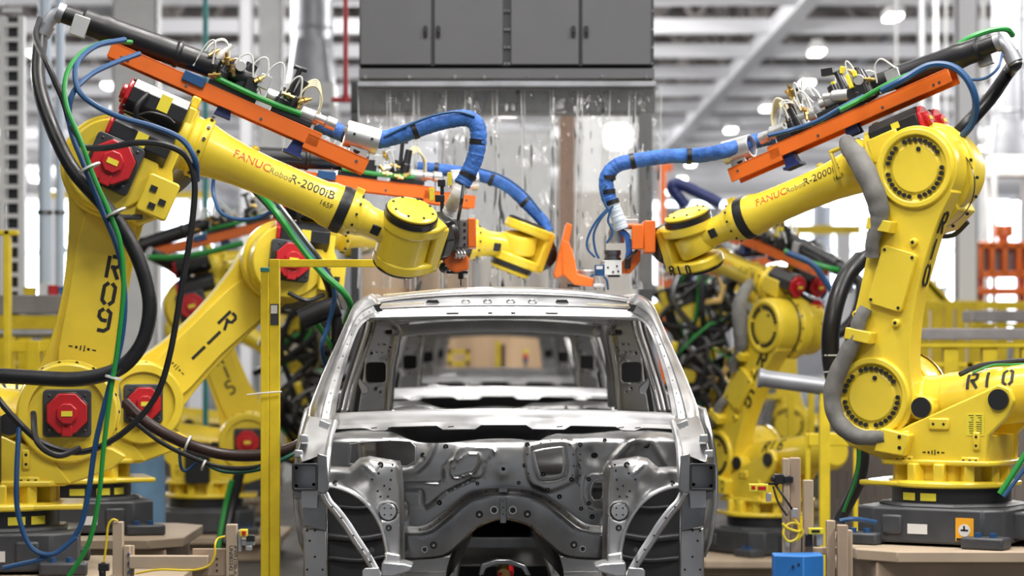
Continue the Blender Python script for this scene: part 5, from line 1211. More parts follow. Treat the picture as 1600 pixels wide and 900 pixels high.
# --- strut towers and braces, both sides
TW = R4([(213, 312), (330, 315), (350, 300), (385, 266), (440, 254), (520, 268), (600, 284), (613, 320), (622, 440), (628, 800), (630, 905), (528, 905), (535, 800), (525, 720), (500, 630), (440, 530), (360, 460), (270, 424), (213, 412)])
edge_top = R4([(213, 312), (330, 315), (350, 300), (385, 266), (440, 254), (520, 268), (600, 284)]); edge_in = R4([(604, 284), (613, 320), (622, 440), (628, 800), (630, 905)])
edge_arc = R4([(213, 416), (270, 424), (360, 460), (440, 530), (500, 630), (525, 720), (535, 800), (528, 905)])
def twd(x, y):
    q = -.05 * math.exp(-((x - 585) / 28.) ** 2 - ((y - 745) / 40.) ** 2)
    d = pdist(x, y, edge_top); q += .05 * (max(0, 1 - d / 8)) ** 2
    d = pdist(x, y, edge_in); q += .09 * (max(0, 1 - d / 9)) ** 2
    q -= .02 * math.exp(-(pdist(x, y, edge_arc) / 3.) ** 2)
    q += .02 * sstep((545 - x) / 30)
    q -= bead(x, y, R4([(420, 300), (470, 345)]), 1.5, .008)
    d = math.hypot(x - 606, y - 799); q += .012 * sstep((17 - d) / 4) - .010 * sstep((13 - d) / 2)
    return q
BR = R4([(196, 455), (222, 505), (262, 550), (318, 625), (365, 700), (415, 775), (455, 840), (492, 905)])
for s in (0, 1):
    m_ = mir if s else (lambda p: p)
    D = 11.02
    sheet([m_(p) for p in TW], lambda x, y: (lambda xx: relief(D, lambda a, c: twd(xx, y))(x, y))(1574 - x if s else x), (), 3.0).build('strut_tower', BIW, car, ang=60, solid=.003)
    b = MB(); b.tube([W(*m_(p), D + twd(*p) - .004) for p in edge_arc], .007, 8, 3); b.build('arch_flange', BIWL, car)
    b = MB(); px, py = m_((606, 799)); p = W(px, py, D + .0); b.mi(0); b.lathe([(.0, .036), (.006, .036), (.009, .033)], p, (0, -1, 0), 28)
    b.mi(1)
    for a in range(0, 360, 90): b.cyl(p + V((.02 * math.cos(math.radians(a + 45)), -.008, .02 * math.sin(math.radians(a + 45)))), p + V((.02 * math.cos(math.radians(a + 45)), -.011, .02 * math.sin(math.radians(a + 45)))), .004, n=8)
    b.lathe([(-.001, .041), (.001, .041)], p, (0, -1, 0), 28); b.build('grommet', [BIWL, HOL], car)
    b = MB()
    for q in R4([(500, 300), (545, 640), (258, 400)]) + [(608, 818), (575, 745)][:0]:
        p = W(*m_(q), D + twd(*q)); b.mi(0); b.cyl(p, p - V((0, .003, 0)), .014, n=12); b.mi(1); b.cyl(p, p - V((0, .03, 0)), .0055, n=8)
    b.build('weld_stud', [HOL, STL], car)
    b = MB()
    for q in R4([(455, 378), (490, 345), (520, 412), (485, 440), (555, 380), (550, 430), (540, 470), (500, 470), (565, 300), (560, 330)]):
        p = W(*m_(q), D + twd(*q)); b.cyl(p, p - V((0, .003, 0)), .0055, n=8)
    b.build('tower_hole', HOL, car)
    # curved brace: lipped box section sweeping down and forward
    b = MB(); rings = []
    pts = smooth2(BR, 4)
    for i, (x, y) in enumerate(pts):
        x2, y2 = pts[min(i + 1, len(pts) - 1)]; x1_, y1_ = pts[max(0, i - 1)]; tx, ty = x2 - x1_, y2 - y1_; L = math.hypot(tx, ty); nx, ny = -ty / L, tx / L
        t = i / (len(pts) - 1); d = 10.86 - .06 * t
        w = 6.2 + 1.0 * math.sin(PI * t)
        rings.append([W(*m_((x + nx * w * u, y + ny * w * u)), d + e) for u, e in ((1, .06), (1.05, .006), (.75, -.008), (.1, -.012), (-.05, -.004), (-.55, -.004), (-1, .0), (-1.05, .06))])
    b.loft(rings); b.build('curved_brace', BIWL, car, ang=35)
    b = MB()
    for i in (6, 10, 15, 19, 23): p = W(*m_(pts[i]), 10.845 - .06 * i / 28); b.cyl(p + V((0, .01, 0)), p - V((0, .0035, 0)), .004, n=8)
    q = R4([(458, 765)])[0]; b.cyl(W(*m_(q), 10.83), W(*m_((q[0] - 2, q[1] - 3)), 10.74), .008, n=10); b.build('brace_bolt', BIWP, car)
    # hollow bumper-beam box end
    D = 10.72; o = [m_(p) for p in rrect(456, 724, 497, 767, 4)]; i_ = [m_(p) for p in rrect(460, 728, 493, 763, 3)]
    b = MB(); b.loft([[W(x, y, D + .32) for x, y in o], [W(x, y, D + .01) for x, y in o], [W(x, y, D) for x, y in o], [W(x, y, D) for x, y in i_], [W(x, y, D + .03) for x, y in i_], [W(x, y, D + .28) for x, y in i_]], cap=False)
    bxr = b.build('rail_end_box', BIWP, car, bevel=.002)
    b = MB(); b.add([W(x, y, D + .2) for x, y in i_], [tuple(range(len(i_)))]); b.build('inner_plate', BIW, bxr)
    b = MB()
    for q in ((463, 731), (463, 759), (490, 757)): b.cyl(W(*m_(q), D + .2), W(*m_(q), D + .19), .007, n=8)
    b.build('box_nut', HOL, bxr)
    P = [m_(p) for p in ((496, 708), (511, 712), (513, 764), (505, 772), (496, 768))]
    b = MB(); b.loft([[W(x, y, D - .0) for x, y in P], [W(x, y, D + .25) for x, y in P]]); b.build('flange_plate', BIWD, car, bevel=.004)
    # upper apron rail back to the pillar
    b = MB(); A = [(482, 650), (521, 656), (514, 700), (511, 712), (497, 712), (470, 723), (466, 702), (474, 672)]
    dd = [11.3, 11.3, 11.0, 10.95, 10.92, 10.9, 10.98, 11.15]
    b.loft([[W(*m_(p), d) for p, d in zip(A, dd)], [W(*m_(p), d + .09) - V((0, 0, .02)) for p, d in zip(A, dd)]]); b.build('apron_rail', BIW, car, bevel=.006)
    b = MB(); b.tube([W(*m_(p), d) for p, d in (((523, 660), 11.25), ((515, 690), 11.0), ((512, 712), 10.9), ((511, 740), 10.86), ((508, 765), 10.85))], .014, 10, 5); b.build('apron_edge', BIWL, car)
    for x0, y0 in ((468, 678), (460, 702)):
        b = MB(); x1 = x0 + 13; P = [m_(p) for p in ((x0, y0), (x1, y0 + 1), (x1 + 1, y0 + 14), (x0 - 1, y0 + 13))]; b.loft([[W(x, y, 10.95) for x, y in P], [W(x, y, 11.05) for x, y in P]]); b.build('apron_tab', BIWL, car, bevel=.006)
    b = MB(); P = [m_(p) for p in ((500, 655), (517, 662), (512, 672), (498, 666))]; b.loft([[W(x, y, 11.08) for x, y in P], [W(x, y, 11.12) for x, y in P]]); b.build('hinge_plate', BIWL, car, bevel=.004)
    # plates and sill post under the box
    sc = [(471, 767)] + [(471 + 25 * i / 8 + (0), 767) for i in range(1, 8)] + [(496, 767), (495, 794), (471, 793)]
    b = MB(); P = [m_(p) for p in ((471, 765), (497, 765), (495, 794), (471, 793))]; b.loft([[W(x, y, 10.95) for x, y in P], [W(x, y, 10.97) for x, y in P]]); b.build('light_plate', BIWL, car)
    b = MB(); P = [m_(p) for p in ((459, 765), (509, 772), (511, 830), (474, 822), (470, 780), (459, 780))]; b.loft([[W(x, y, 11.0) for x, y in P], [W(x, y, 11.2) for x, y in P]]); b.build('hinge_pillar', BIWD, car, bevel=.006)
    b = MB(); P = [m_(p) for p in ((474, 824), (511, 828), (512, 905), (474, 905))]; b.loft([[W(x, y, 11.02) for x, y in P], [W(x, y, 11.25) for x, y in P]]); sp = b.build('sill_post', BIW, car, bevel=.008)
    b = MB()
    for x, y in ((484, 845), (492, 870), (480, 890), (504, 890), (492, 829), (480, 829)): p = W(*m_((x, y)), 11.02); b.cyl(p, p - V((0, .003, 0)), .005, n=8)
    b.build('post_hole', HOL, sp)
    b = MB(); b.prism([(WX(m_((x, 0))[0], 10.75), WZ(y, 10.75)) for x, y in ([(566, 902), (566, 892), (570, 888), (592, 887), (594, 902)])], 10.75, 10.77); b.build('jack_plate', BIWL, car, bevel=.003)
    b = MB(); b.prism([(WX(m_((x, 0))[0], 10.8), WZ(y, 10.8)) for x, y in ([(597, 878), (632, 880), (645, 884), (640, 892), (612, 900), (596, 900)])], 10.78, 10.98); b.build('rail_bracket', BIWL, car, bevel=.006)
    b = MB(); P = [m_(p) for p in ((601, 862), (626, 866), (628, 905), (600, 905))]; b.loft([[W(x, y, 10.9) for x, y in P], [W(x, y, 11.6) for x, y in P]]); b.build('front_rail', BIW, car, bevel=.01)
    # inner wheel house behind the brace, its shade put into a near-black colour
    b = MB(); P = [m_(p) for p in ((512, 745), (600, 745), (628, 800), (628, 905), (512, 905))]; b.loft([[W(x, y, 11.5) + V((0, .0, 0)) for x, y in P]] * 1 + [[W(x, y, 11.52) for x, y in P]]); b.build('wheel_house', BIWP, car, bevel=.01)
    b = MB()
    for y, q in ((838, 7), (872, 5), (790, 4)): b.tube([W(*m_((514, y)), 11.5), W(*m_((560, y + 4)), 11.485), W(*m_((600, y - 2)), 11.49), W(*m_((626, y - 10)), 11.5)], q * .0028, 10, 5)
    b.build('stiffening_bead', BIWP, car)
    # --- windscreen pillar running up into the roof rail
    st = [((478, 664), (522, 662), 11.34), ((482, 640), (524, 645), 11.4), ((492, 612), (529, 615), 11.52), ((508, 573), (539, 575), 11.7), ((527, 532), (550, 540), 11.88), ((542, 498), (562, 512), 12.02), ((552, 477), (576, 499), 12.12), ((566, 464), (596, 491), 12.2), ((580, 459), (606, 486), 12.28)]
    rings = []
    for (po, pi, d) in st:
        o_, n_ = W(*m_(po), d + .03), W(*m_(pi), d)
        mix = lambda t: o_.lerp(n_, t)
        rings.append([o_ + V((0, .13, 0)), o_ + V((0, .03, 0)), mix(.12) + V((0, -.012, 0)), mix(.35) + V((0, -.035, 0)), mix(.5) + V((0, -.034, 0)), mix(.56) + V((0, -.018, 0)), mix(.8) + V((0, -.012, 0)), mix(.84) + V((0, .002, 0)), n_, n_ + V((0, .02, 0)), n_ + V((0, .03, 0)).lerp(V((0, .1, 0)), .5) + (o_ - n_) * .2])
    xo = rings[-1]
    for dy in (.35, 1.1, 1.9, 2.4):
        k = .012 * dy; rings.append([p + V((0, dy, -.03 * dy * (dy > 1.5) + .01 * dy)) for p in xo])
    def dens(rs, k=4):
        out = []
        cols = [catmull([r[j] for r in rs], k) for j in range(len(rs[0]))]
        return [[c[i] for c in cols] for i in range(len(cols[0]))]
    b = MB(); b.loft(dens(rings)); b.build('windscreen_pillar', BIW, car, ang=40)
    b = MB()
    for (po, pi, d) in st[1:-1]:
        for t in (0, .5):
            k = st.index((po, pi, d)); p2 = st[k + 1]; q = (po[0] + (pi[0] - po[0]) * .68, po[1] + (pi[1] - po[1]) * .68); q2 = (p2[0][0] + (p2[1][0] - p2[0][0]) * .68, p2[0][1] + (p2[1][1] - p2[0][1]) * .68)
            p = W(*m_((q[0] + (q2[0] - q[0]) * t, q[1] + (q2[1] - q[1]) * t)), d + (p2[2] - d) * t - .012); b.cyl(p + V((0, .004, 0)), p - V((0, .002, 0)), .003, n=8)
    b.build('spot_weld', BIW, car)
    # door-seal flange strips seen inside the pillar
    for nm, mt, off, w in (('door_seal_flange', BIWP, 1, 6), ('door_flange', BIW, 8, 6), ('roof_side_strip', BIWD, 16, 6)):
        rr = []
        for y, xl in ((500, 566 - 4), (520, 558), (550, 549), (585, 539), (615, 531), (645, 525)):
            x = xl + off + (645 - y) * .03; d = 12.0 + .006 * off * 2 + (645 - y) * .0032
            rr.append([W(*m_((x, y)), d), W(*m_((x + w * .5, y)), d - .01), W(*m_((x + w, y)), d + .03)])
        b = MB(); b.loft(dens(rr, 5), closed=False); b.build(nm, mt, car, ang=60, solid=.004)
    # centre pillar inner panel with its round-cornered hole
    K = lambda P: z3(P, 480, 430, 3.75)
    BP = K([(392, 268), (440, 262), (492, 262), (520, 285), (528, 318), (522, 370), (500, 440), (488, 500), (478, 640), (476, 800), (300, 800), (325, 640), (340, 500), (368, 360)])
    h1 = K(rrect(345, 510, 460, 628, 22)); h2 = K(rrect(455, 320, 525, 345, 12)); h3 = [circ(*K([q])[0], r) for q, r in (((378, 457), 2.0), ((402, 663), 2.0), ((484, 422), 1.6), ((430, 684), 1.3), ((455, 405), 1.1), ((408, 450), 1.0), ((438, 452), 1.0), ((478, 440), 1.2), ((420, 405), 1.0), ((462, 495), 1.1), ((448, 405), .9))]
    def bpd(x, y):
        q = .0016 * (x - 575) + .10 * sstep((x - 612 + (y - 500) * .09) / 12.) - .012 * raised(x, y, K([(415, 500), (440, 482), (500, 478), (500, 640), (415, 640)]), 4, 1)
        return q
    hs = [[m_(p) for p in h] for h in [h1, h2] + h3]
    sheet([m_(p) for p in BP], lambda x, y: relief(12.78, lambda a, c: bpd(1574 - x if s else x, y))(x, y), hs, 3.0).build('centre_pillar', BIW, car, ang=60, solid=.003)
    b = MB(); P = [m_(p) for p in K([(350, 275), (500, 275), (470, 800), (270, 800)])]; b.loft([[W(x, y, 12.98) for x, y in P], [W(x, y, 13.0) for x, y in P]]); b.build('pillar_outer', HOL, car)  # outer pillar sheet coloured black to give darkness behind the hole
    b = MB(); b.prism([(WX(m_((x, 0))[0], 12.6), WZ(y, 12.6)) for x, y in K([(300, 600), (318, 620), (355, 655), (360, 690), (318, 700), (316, 680), (300, 640)])], 12.6, 12.66); b.build('latch_bracket', BIWL, car, bevel=.004)
    b = MB(); rr = [[W(*m_(p), d), W(*m_((p[0] + 7, p[1])), d + .02)] for p, d in (((596, 492), 12.35), ((606, 500), 12.5), ((619, 515), 12.9), ((617, 540), 13.0), ((610, 580), 13.0), ((606, 640), 13.0))]; b.loft(dens(rr, 5), closed=False); b.build('pillar_edge', BIWL, car, solid=.01)
    # rear quarter: dark wheel-house and pillar
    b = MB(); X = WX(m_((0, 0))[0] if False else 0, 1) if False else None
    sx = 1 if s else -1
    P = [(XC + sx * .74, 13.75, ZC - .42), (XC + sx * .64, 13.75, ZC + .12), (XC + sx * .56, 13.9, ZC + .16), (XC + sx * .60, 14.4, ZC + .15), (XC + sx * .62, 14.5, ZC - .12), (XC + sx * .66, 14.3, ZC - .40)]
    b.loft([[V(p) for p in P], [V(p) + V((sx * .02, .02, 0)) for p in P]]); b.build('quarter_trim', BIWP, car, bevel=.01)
    b = MB(); rr = [[V((XC + sx * (a + da), d, ZC + z)) for da in (0, .12)] for a, d, z in ((.64, 15.3, -.40), (.62, 15.25, -.1), (.56, 15.1, .08), (.50, 14.95, .14))]
    b.loft(dens(rr, 5), closed=False); b.build('rear_pillar', BIW, car, solid=.03, ang=50)
    # body side with two door openings and wheel arches
    ys = lambda P: P
    prof = [(11.42, -.42), (11.5, -.31), (15.45, -.27), (15.6, -.5), (15.55, -.95), (15.3, -.98)] + [(14.78 + .43 * math.cos(math.radians(a)), -.98 + .43 * math.sin(math.radians(a))) for a in range(0, 181, 15)] + [(11.55, -.98), (11.42, -.9)]
    d1 = rrect(11.72, -.86, 12.62, -.36, .08); d2 = rrect(12.86, -.86, 13.85, -.36, .08)
    sheet(prof, lambda y, z: V((XC + sx * (.89 + .05 * math.sin(max(0, min(1, (z + 1) / .7)) * PI)), y, ZC + z)), (d1, d2), .07).build('body_side', BIW, car, ang=50, solid=.02)
# --- roof header, roof skin and bows
hx = [572 + (1004 - 572) * i / 44 for i in range(45)]
def hring(levels):
    rings = []
    for x in hx:
        u = (x - 788) / 216.; u2 = u * u; u6 = u2 ** 3
        rings.append([W(x, yc + (ye - yc) * u2 + u6 * (3 if yc < 470 else 1), d) for yc, ye, d in levels])
    return rings
b = MB(); b.loft(hring([(498, 500, 12.22), (496.5, 498, 12.16), (492, 495, 12.15), (491, 494, 12.17), (485, 489, 12.178), (479.5, 485.5, 12.188), (478, 484, 12.24)]), closed=False); b.build('roof_header', BIW, car, ang=30, solid=.003)
b = MB(); b.loft(hring([(491.5, 494.5, 12.15), (493, 496, 12.13), (496.5, 499, 12.14)]), closed=False); b.build('header_lip', BIWL, car, ang=30, solid=.003)
b = MB(); b.loft(hring([(478, 484, 12.23), (477, 483, 12.20), (474, 481, 12.24), (462, 475, 12.33)]), closed=False); b.build('header_flange', BIWL, car, ang=30, solid=.003)
b = MB(); b.loft(hring([(462.5, 475.4, 12.335), (459, 473.2, 12.328), (458, 472.6, 12.37)]), closed=False); b.build('header_channel', BIW, car, ang=30, solid=.003)
b = MB(); b.loft(hring([(458.6, 473, 12.36), (455.5, 470.6, 12.362), (454, 469.6, 12.40), (451.6, 468.2, 12.404), (449.5, 467, 12.47), (449, 466.5, 12.55), (448.5, 466, 12.9), (450, 467, 14.0), (458, 473, 14.9)]), closed=False); b.build('roof_skin', BIW, car, ang=35, solid=.003)
b = MB()
for x, w in ((676, 11), (878, 11)):
    c = ((x - 788) / 216.) ** 2; y = 470.5 + 4 * c; b.add([W(x + dx, y + dy, 12.255) for dx, dy in ((-w * .7, -3), (w * .7, -3), (w, 2), (-w, 2))], [(0, 1, 2, 3)])
b.build('header_hole', HOL, car)
b = MB()
for x in (728, 762, 798, 832):
    c = ((x - 788) / 216.) ** 2; y = 473.5 + 4 * c; P = [W(x + 7 * math.cos(a), y - 5 * math.sin(a), 12.25) for a in [PI * (.12 + .76 * i / 8) for i in range(9)]]; b.tube(P, .0045, 6, 1)
b.build('header_boss', BIWD, car)
b = MB()
for x, w in ((707, 11), (766, 4), (802, 4), (862, 11)):
    c = ((x - 788) / 216.) ** 2; y = 487.5 + 3.5 * c + 1.5; b.add([W(x + dx, y + dy, 12.168) for dx, dy in ((-w, -1.2), (w, -1.2), (w * .75, 1.4), (-w * .75, 1.4))], [(0, 1, 2, 3)])
b.build('header_slot', BIWP, car)
b = MB()
for x in (583, 995): s_ = 1 if x < 700 else -1; b.add([W(x + s_ * dx, 476 + dy, 12.17) for dx, dy in ((0, 1), (14, -2), (10, 4), (16, 10), (6, 12), (3, 7))], [(0, 1, 2, 3, 4, 5)])
b.build('header_end_hole', HOL, car)
b = MB()
for x0, x1, y0, y1 in ((572, 664, 476.5, 474), (918, 985, 475, 477.5), (600, 690, 461, 452.5)):
    k = int(abs(x1 - x0) / 2.6)
    for i in range(k): t = i / k; b.sph(W(x0 + (x1 - x0) * t, y0 + (y1 - y0) * t, 12.215 if y0 > 465 else 12.40), .0048, n=6)
b.build('sealer_bead', CRM, car)
for d, zz, hh in ((12.95, .155, .03), (13.7, .15, .03), (14.85, .115, .06)):
    b = MB(); rings = []
    for i in range(21):
        u = -1 + i / 10.; x = XC - .02 + u * .60; z = ZC + zz - .035 * u * u
        rings.append([V((x, d - .05, z)), V((x, d - .04, z - hh)), V((x, d + .04, z - hh * 1.1)), V((x, d + .06, z))])
    b.loft(rings, closed=False); b.build('roof_bow', BIW, car, ang=35, solid=.004)
# --- carrier under the body
sk = thing('conveyor_skid', (XC, 11.4, 0), '', 'skid', 'steel skids carrying the car bodies')
b = MB()
for s in (-1, 1): b.bx(XC + s * .5 - .06, XC + s * .5 + .06, 11.1, 15.7, .18, .30)
for y in (11.5, 13.2, 15.0): b.bx(XC - .56, XC + .56, y - .05, y + .05, .20, .28)
b.build('frame', DGR, sk, bevel=.008)
for s in (-1, 1):
    for y in (11.4, 13.3, 15.3): b = MB(); b.bx(XC + s * .5 - .05, XC + s * .5 + .05, y - .05, y + .05, 0, .18); b.build('leg', DGR, sk); b = MB(); b.bx(XC + s * .5 - .05, XC + s * .5 + .05, y + .1, y + .2, .30, ZC - 1.165); b.build('support_pad', STLD, sk)
PITCH = 5.7
names = ('second bare steel car body, its cowl seen through the nearest windscreen opening', 'third bare steel car body along the line, behind the second', 'fourth and farthest bare steel car body along the line')
km = {}
for c in C.objects:
    if c.parent: km.setdefault(c.parent, []).append(c)
for i in range(3):
    o = copy_tree(car, None, km); o.location.y += PITCH * (i + 1); o['label'] = names[i]
    o = copy_tree(sk, None, km); o.location.y += PITCH * (i + 1); o['label'] = ('steel conveyor skid under the second car body', 'steel conveyor skid under the third car body', 'steel conveyor skid under the fourth car body')[i]
sk['label'] = 'steel conveyor skid under the car body nearest the camera'
# ------------------------------------------------------------------ yellow post frame beside the car
d = 11.62
t = thing('post_frame', (WX(423, d), d, 0), 'yellow post frame with a long level arm standing between robot R11 and the car', 'frame')
b = MB(); b.bx(WX(421.5, d), WX(437.5, d), d - .02, d + .03, 0, WZ(405, d)); b.build('post', YEL2, t, bevel=.003)
b = MB(); b.bx(WX(408, d), WX(421, d), d - .025, d + .025, 0, WZ(422, d)); b.build('post', YEL2, t, bevel=.003)
b = MB(); b.bx(WX(407.5, d), WX(421.5, d), d - .027, d + .027, WZ(425, d), WZ(418, d)); b.build('end_cap', TEA, t, bevel=.003)
b = MB(); b.bx(WX(425, d), WX(690, d), d - .018, d + .018, WZ(417.5, d), WZ(405.5, d)); b.build('arm', YEL2, t, bevel=.003)
b = MB(); b.bx(WX(423, d), WX(436, d), d - .0225, d - .0195, WZ(508, d), WZ(475, d)); st = b.build('dark_label', DGR, t)
b = MB(); b.bx(WX(424, d), WX(434, d), d - .0245, d - .0225, WZ(490, d), WZ(477, d)); b.build('white_patch', STK, st)
b = MB(); b.tube([W(386, 617, d - .05), W(410, 614, d - .055), W(440, 612, d - .04)], .004, 6, 3); b.build('cable_tie', WHC, t)
b = MB(); b.bx(WX(400, d), WX(446, d), d - .09, d + .09, 0, .015); b.build('foot_plate', YEL2, t)
# ------------------------------------------------------------------ beige sensor stands in the near corners
def stand(lbl, cat='sensor stand', px=300, d=10.3): return thing('sensor_stand', (WX(px, d), d, 0), lbl, cat)
def pbx(b, x0, x1, y0, y1, d, dy=.05, floor=False):
    return b.bx(WX(x0, d), WX(x1, d), d - dy / 2, d + dy / 2, 0 if floor else WZ(y1, d), WZ(y0, d))
d = 10.3
t = stand('short beige post with a looping yellow cable in front of robot R09', px=185)
b = MB(); pbx(b, 177, 193, 815, 0, d, .045, True); b.build('post', BEI, t, bevel=.003)
b = MB(); pbx(b, 170, 192, 899, 0, d, .08, True); b.build('foot_block', BEI, t, bevel=.003)
b = MB(); b.tube([W(184, 814, d - .025), W(176, 812, d - .03), (W(169, 822, d - .03)), W(166, 850, d - .03), W(162, 882, d - .03)], .0045, 8, 6); b.build('yellow_cable', YCB, t)
b = MB(); pbx(b, 154, 171, 880, 892, d - .03, .03); b.cyl(W(160, 892, d - .03), W(160, 902, d - .03), .014); b.cyl(W(161, 878, d - .03), W(162, 884, d - .03), .009); b.build('sensor', BLKP, t, bevel=.003)
t = stand('beige bracket stand with printed numbers and a small red and yellow sensor', px=330)
b = MB(); pbx(b, 354, 371, 819, 0, d, .045, True); b.build('post', BEI, t, bevel=.003)
b = MB(); pbx(b, 203, 326, 868, 888, d - .02, .05); b.build('cross_arm', BEI, t, bevel=.003)
b = MB(); pbx(b, 301, 354, 857, 900, d + .02, .02); b.build('plate', BEI2, t, bevel=.003)
b = MB(); pbx(b, 194, 204, 852, 0, d - .01, .04, True); pbx(b, 204, 210, 852, 900, d + .01, .02); b.build('angle_post', BEI, t, bevel=.003)
b = MB()
for y in (873, 882, 891): b.cyl(W(339, y, d + .01), W(339, y, d + .006), .004, n=8)
b.build('bolt_hole', HOL, t)
b = MB()
for y in (866, 880, 894): b.cyl(W(201, y, d - .03), W(201, y, d - .038), .006, n=6)
b.build('blue_bolt', BLUC, t)
b = MB()
font_on(b, 'IFWF2100-XXX', .0225, lambda u, v: W(365, 852, d - .0235) + V((v, 0, -u))); font_on(b, 'UN0B5542  50', .0225, lambda u, v: W(358, 852, d - .0235) + V((v, 0, -u))); b.build('lettering', BLKS, t)
b = MB(); pbx(b, 372, 378, 828, 862, d, .03); pbx(b, 378, 398, 842, 852, d, .04); pbx(b, 384, 394, 852, 860, d - .01, .03); b.build('clamp', ALU, t, bevel=.003)
s = MB(); pbx(s, 375, 387, 827, 838, d - .02, .035); se = s.build('sensor', YELB, t, bevel=.002); s = MB(); pbx(s, 378, 384, 830, 836, d - .04, .006); s.build('red_lens', RED, se); s = MB(); pbx(s, 385, 398, 836, 846, d - .02, .03); s.build('black_body', BLKP, se, bevel=.002)
b = MB(); b.tube([W(352, 838, d - .03), W(340, 842, d - .035), W(336, 852, d - .05), W(335, 868, d - .055), W(326, 884, d - .055), W(300, 891, d - .05), W(250, 890, d - .05), W(212, 896, d - .04)], .0045, 8, 6); b.build('yellow_cable', YCB, t)
d = 10.2
t = stand('tall pair of beige posts with a yellow bar sensor and coiled yellow cable', px=1237)
b = MB(); pbx(b, 1223, 1233, 716, 0, d - .01, .05, True); b.build('post', BEI, t, bevel=.003)
b = MB(); pbx(b, 1233.5, 1250, 715, 0, d + .01, .05, True); b.build('post', BEI2, t, bevel=.003)
b = MB(); pbx(b, 1210, 1224, 740, 756, d - .02, .05); pbx(b, 1224, 1239, 743, 754, d - .03, .03); b.cyl(W(1205, 748, d - .03), W(1216, 748, d - .03), .012); b.build('clamp', BLKP, t, bevel=.004)
s = MB(); pbx(s, 1170, 1200, 756, 768, d - .04, .03); se = s.build('bar_sensor', YELB, t, bevel=.002); s = MB(); pbx(s, 1174, 1180, 759, 764.5, d - .0555, .003); pbx(s, 1184, 1197, 760, 765.5, d - .0555, .003); s.build('red_window', RED, se)
b = MB(); pbx(b, 1195, 1216, 754, 758, d - .03, .02); b.tube([W(1212, 758, d - .03), W(1222, 772, d - .05), W(1234, 790, d - .06), W(1240, 800, d - .05)], .005, 8, 5); b.tube([W(1208, 760, d - .03), W(1216, 785, d - .05), W(1230, 806, d - .06)], .0045, 8, 5); b.build('black_cable', BLK, t)
b = MB(); b.box(W(1241, 801, d - .05), (.026, .02, .034), I4); b.box(W(1201, 777, d - .045), (.022, .006, .034), I4); b.build('connector', ALU, t, bevel=.002)
b = MB(); b.tube([W(1240, 810, d - .05), W(1248, 822, d - .05), W(1246, 840, d - .055), W(1232, 846, d - .06), W(1224, 834, d - .06), W(1230, 820, d - .05), W(1246, 818, d - .05), W(1254, 832, d - .05), W(1244, 846, d - .05)], .0055, 8, 6); b.tube([W(1222, 818, d - .055), W(1232, 826, d - .06), W(1250, 830, d - .055), W(1252, 815, d - .05)], .0055, 8, 6); pbx(b, 1250, 1254, 806, 822, d - .04, .012); b.build('yellow_cable', YCB, t)
t = stand('slim beige post carrying a small yellow sensor on a black clamp', px=1263)
b = MB(); pbx(b, 1255, 1270, 750, 0, d + .06, .045, True); b.build('post', BEI, t, bevel=.003)
b = MB(); pbx(b, 1258, 1269, 834, 853, d + .025, .03); b.build('clamp', BLKP, t, bevel=.003)
s = MB(); pbx(s, 1263, 1286, 825, 834.5, d + .0, .03); se = s.build('sensor', YELB, t, bevel=.002); s = MB(); pbx(s, 1268, 1281, 828, 832, d - .016, .003); s.build('dark_window', BLKP, se); s = MB(); pbx(s, 1276, 1286, 834, 852, d + .01, .02); s.build('sensor_bracket', ALU, t)
t = stand('cluster of three low beige posts beside the riser of robot R10', px=1310)
b = MB(); pbx(b, 1291, 1304, 813, 0, d + .1, .045, True); b.build('post', BEI, t, bevel=.003)
b = MB(); pbx(b, 1308, 1324, 820, 0, d + .06, .045, True); b.build('post', BEI2, t, bevel=.003)
b = MB(); pbx(b, 1322, 1331, 828, 0, d + .12, .045, True); b.build('post', BEI, t, bevel=.003)
b = MB(); pbx(b, 1268, 1310, 855, 866, d + .12, .04); b.build('cross_arm', BEI, t, bevel=.003)
t = thing('blue_box', (WX(1250, 10.05), 10.05, 0), 'blue folded metal box in front of the tall beige sensor posts', 'box')
b = MB(); A = [(WX(1209, 10), 10.0), (WX(1254, 10), 9.97), (WX(1288, 10), 10.02), (WX(1290, 10), 10.16), (WX(1212, 10), 10.14)]; b.prismz(A, 0, WZ(868, 10)); bo = b.build('box_shell', BLUX, t, bevel=.004)
b = MB()
for x, y in ((1239, 885), (1248, 882)): b.cyl(W(x, y, 9.99), W(x, y, 9.972), .005, n=8)
b.build('bolt_hole', HOL, bo)
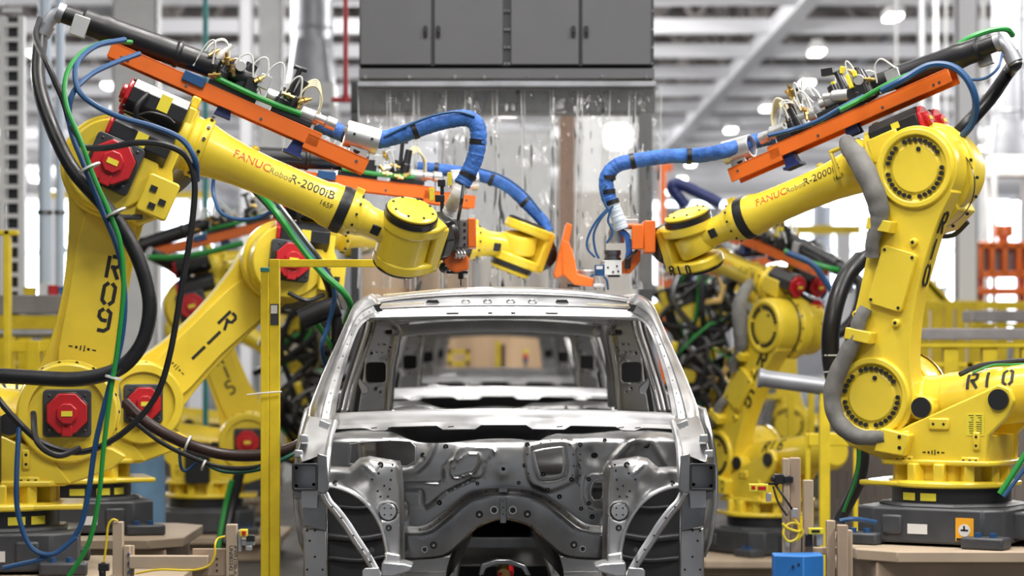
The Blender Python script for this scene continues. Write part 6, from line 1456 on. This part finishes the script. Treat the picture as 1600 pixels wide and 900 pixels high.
# ------------------------------------------------------------------ light and camera
def area(name, loc, sx, sy, power, col=(1, .97, .93), rot=(0, 0, 0)):
    l = bpy.data.lights.new(name, 'AREA'); l.shape = 'RECTANGLE'; l.size = sx; l.size_y = sy; l.energy = power; l.color = col
    o = bpy.data.objects.new(name, l); C.objects.link(o); o.location = loc; o.rotation_euler = [math.radians(a) for a in rot]; return o
for i, (x, y) in enumerate(((-5, 6), (0, 6), (5, 6), (-5, 11), (0, 11), (5, 11), (-5, 17), (5, 17), (-2.2, 18.5), (0, 18.5), (2.2, 18.5), (0, 23), (-7, 25), (7, 25))):
    area('hall_and_fill_lamp', (x, y, 7.2), 1.4, 3.2, (85 if x < 0 else 430 if x > 0 else 350) * (1.0 if y < 15 else .22 if y < 19 else .2))  # the row just beyond the cabinet is added to whiten the near cowl
for y in (25, 34, 46, 58, 72, 88, 104):
    for x in (-16, 0, 16) if y > 40 else (-13, 13):
        l = bpy.data.lights.new('hall_and_fill_lamp', 'POINT'); l.energy = 1150; l.shadow_soft_size = .5; l.color = (1, .98, .96)  # no fixtures here: added to light joist undersides and the far hall
        o = bpy.data.objects.new('hall_and_fill_lamp', l); C.objects.link(o); o.location = (x, y, 6.2)
for x in (-5.5, 5.5):
    l = bpy.data.lights.new('hall_and_fill_lamp', 'POINT'); l.energy = 900; l.shadow_soft_size = .5; l.color = (1, .97, .92)  # added pair that brightens the partition boards behind the curtain
    o = bpy.data.objects.new('hall_and_fill_lamp', l); C.objects.link(o); o.location = (x, 30, 6.0)
w = bpy.data.worlds.new('hall_daylight'); bpy.context.scene.world = w; w.use_nodes = True
w.node_tree.nodes['Background'].inputs[0].default_value = (.86, .92, 1, 1); w.node_tree.nodes['Background'].inputs[1].default_value = .33
cam = bpy.data.cameras.new('camera'); co = bpy.data.objects.new('camera', cam); C.objects.link(co)
co.location = (0, 0, ZC); co.rotation_euler = (PI / 2, 0, 0)
cam.sensor_width = 36; cam.lens = F * 36 / 1600; cam.shift_x = (800 - CX) / 1600; cam.shift_y = (CY - 450) / 1600
cam.clip_end = 300; cam.dof.use_dof = True; cam.dof.focus_distance = 11.3; cam.dof.aperture_fstop = 2.2
sc = bpy.context.scene; sc.camera = co
sc.view_settings.view_transform = 'Standard'; sc.view_settings.look = 'None'; sc.view_settings.exposure = 0.08; sc.view_settings.gamma = 1
sc.view_settings.use_curve_mapping = False
sc.cycles.max_bounces = 8; sc.cycles.transparent_max_bounces = 24; sc.cycles.use_denoising = True
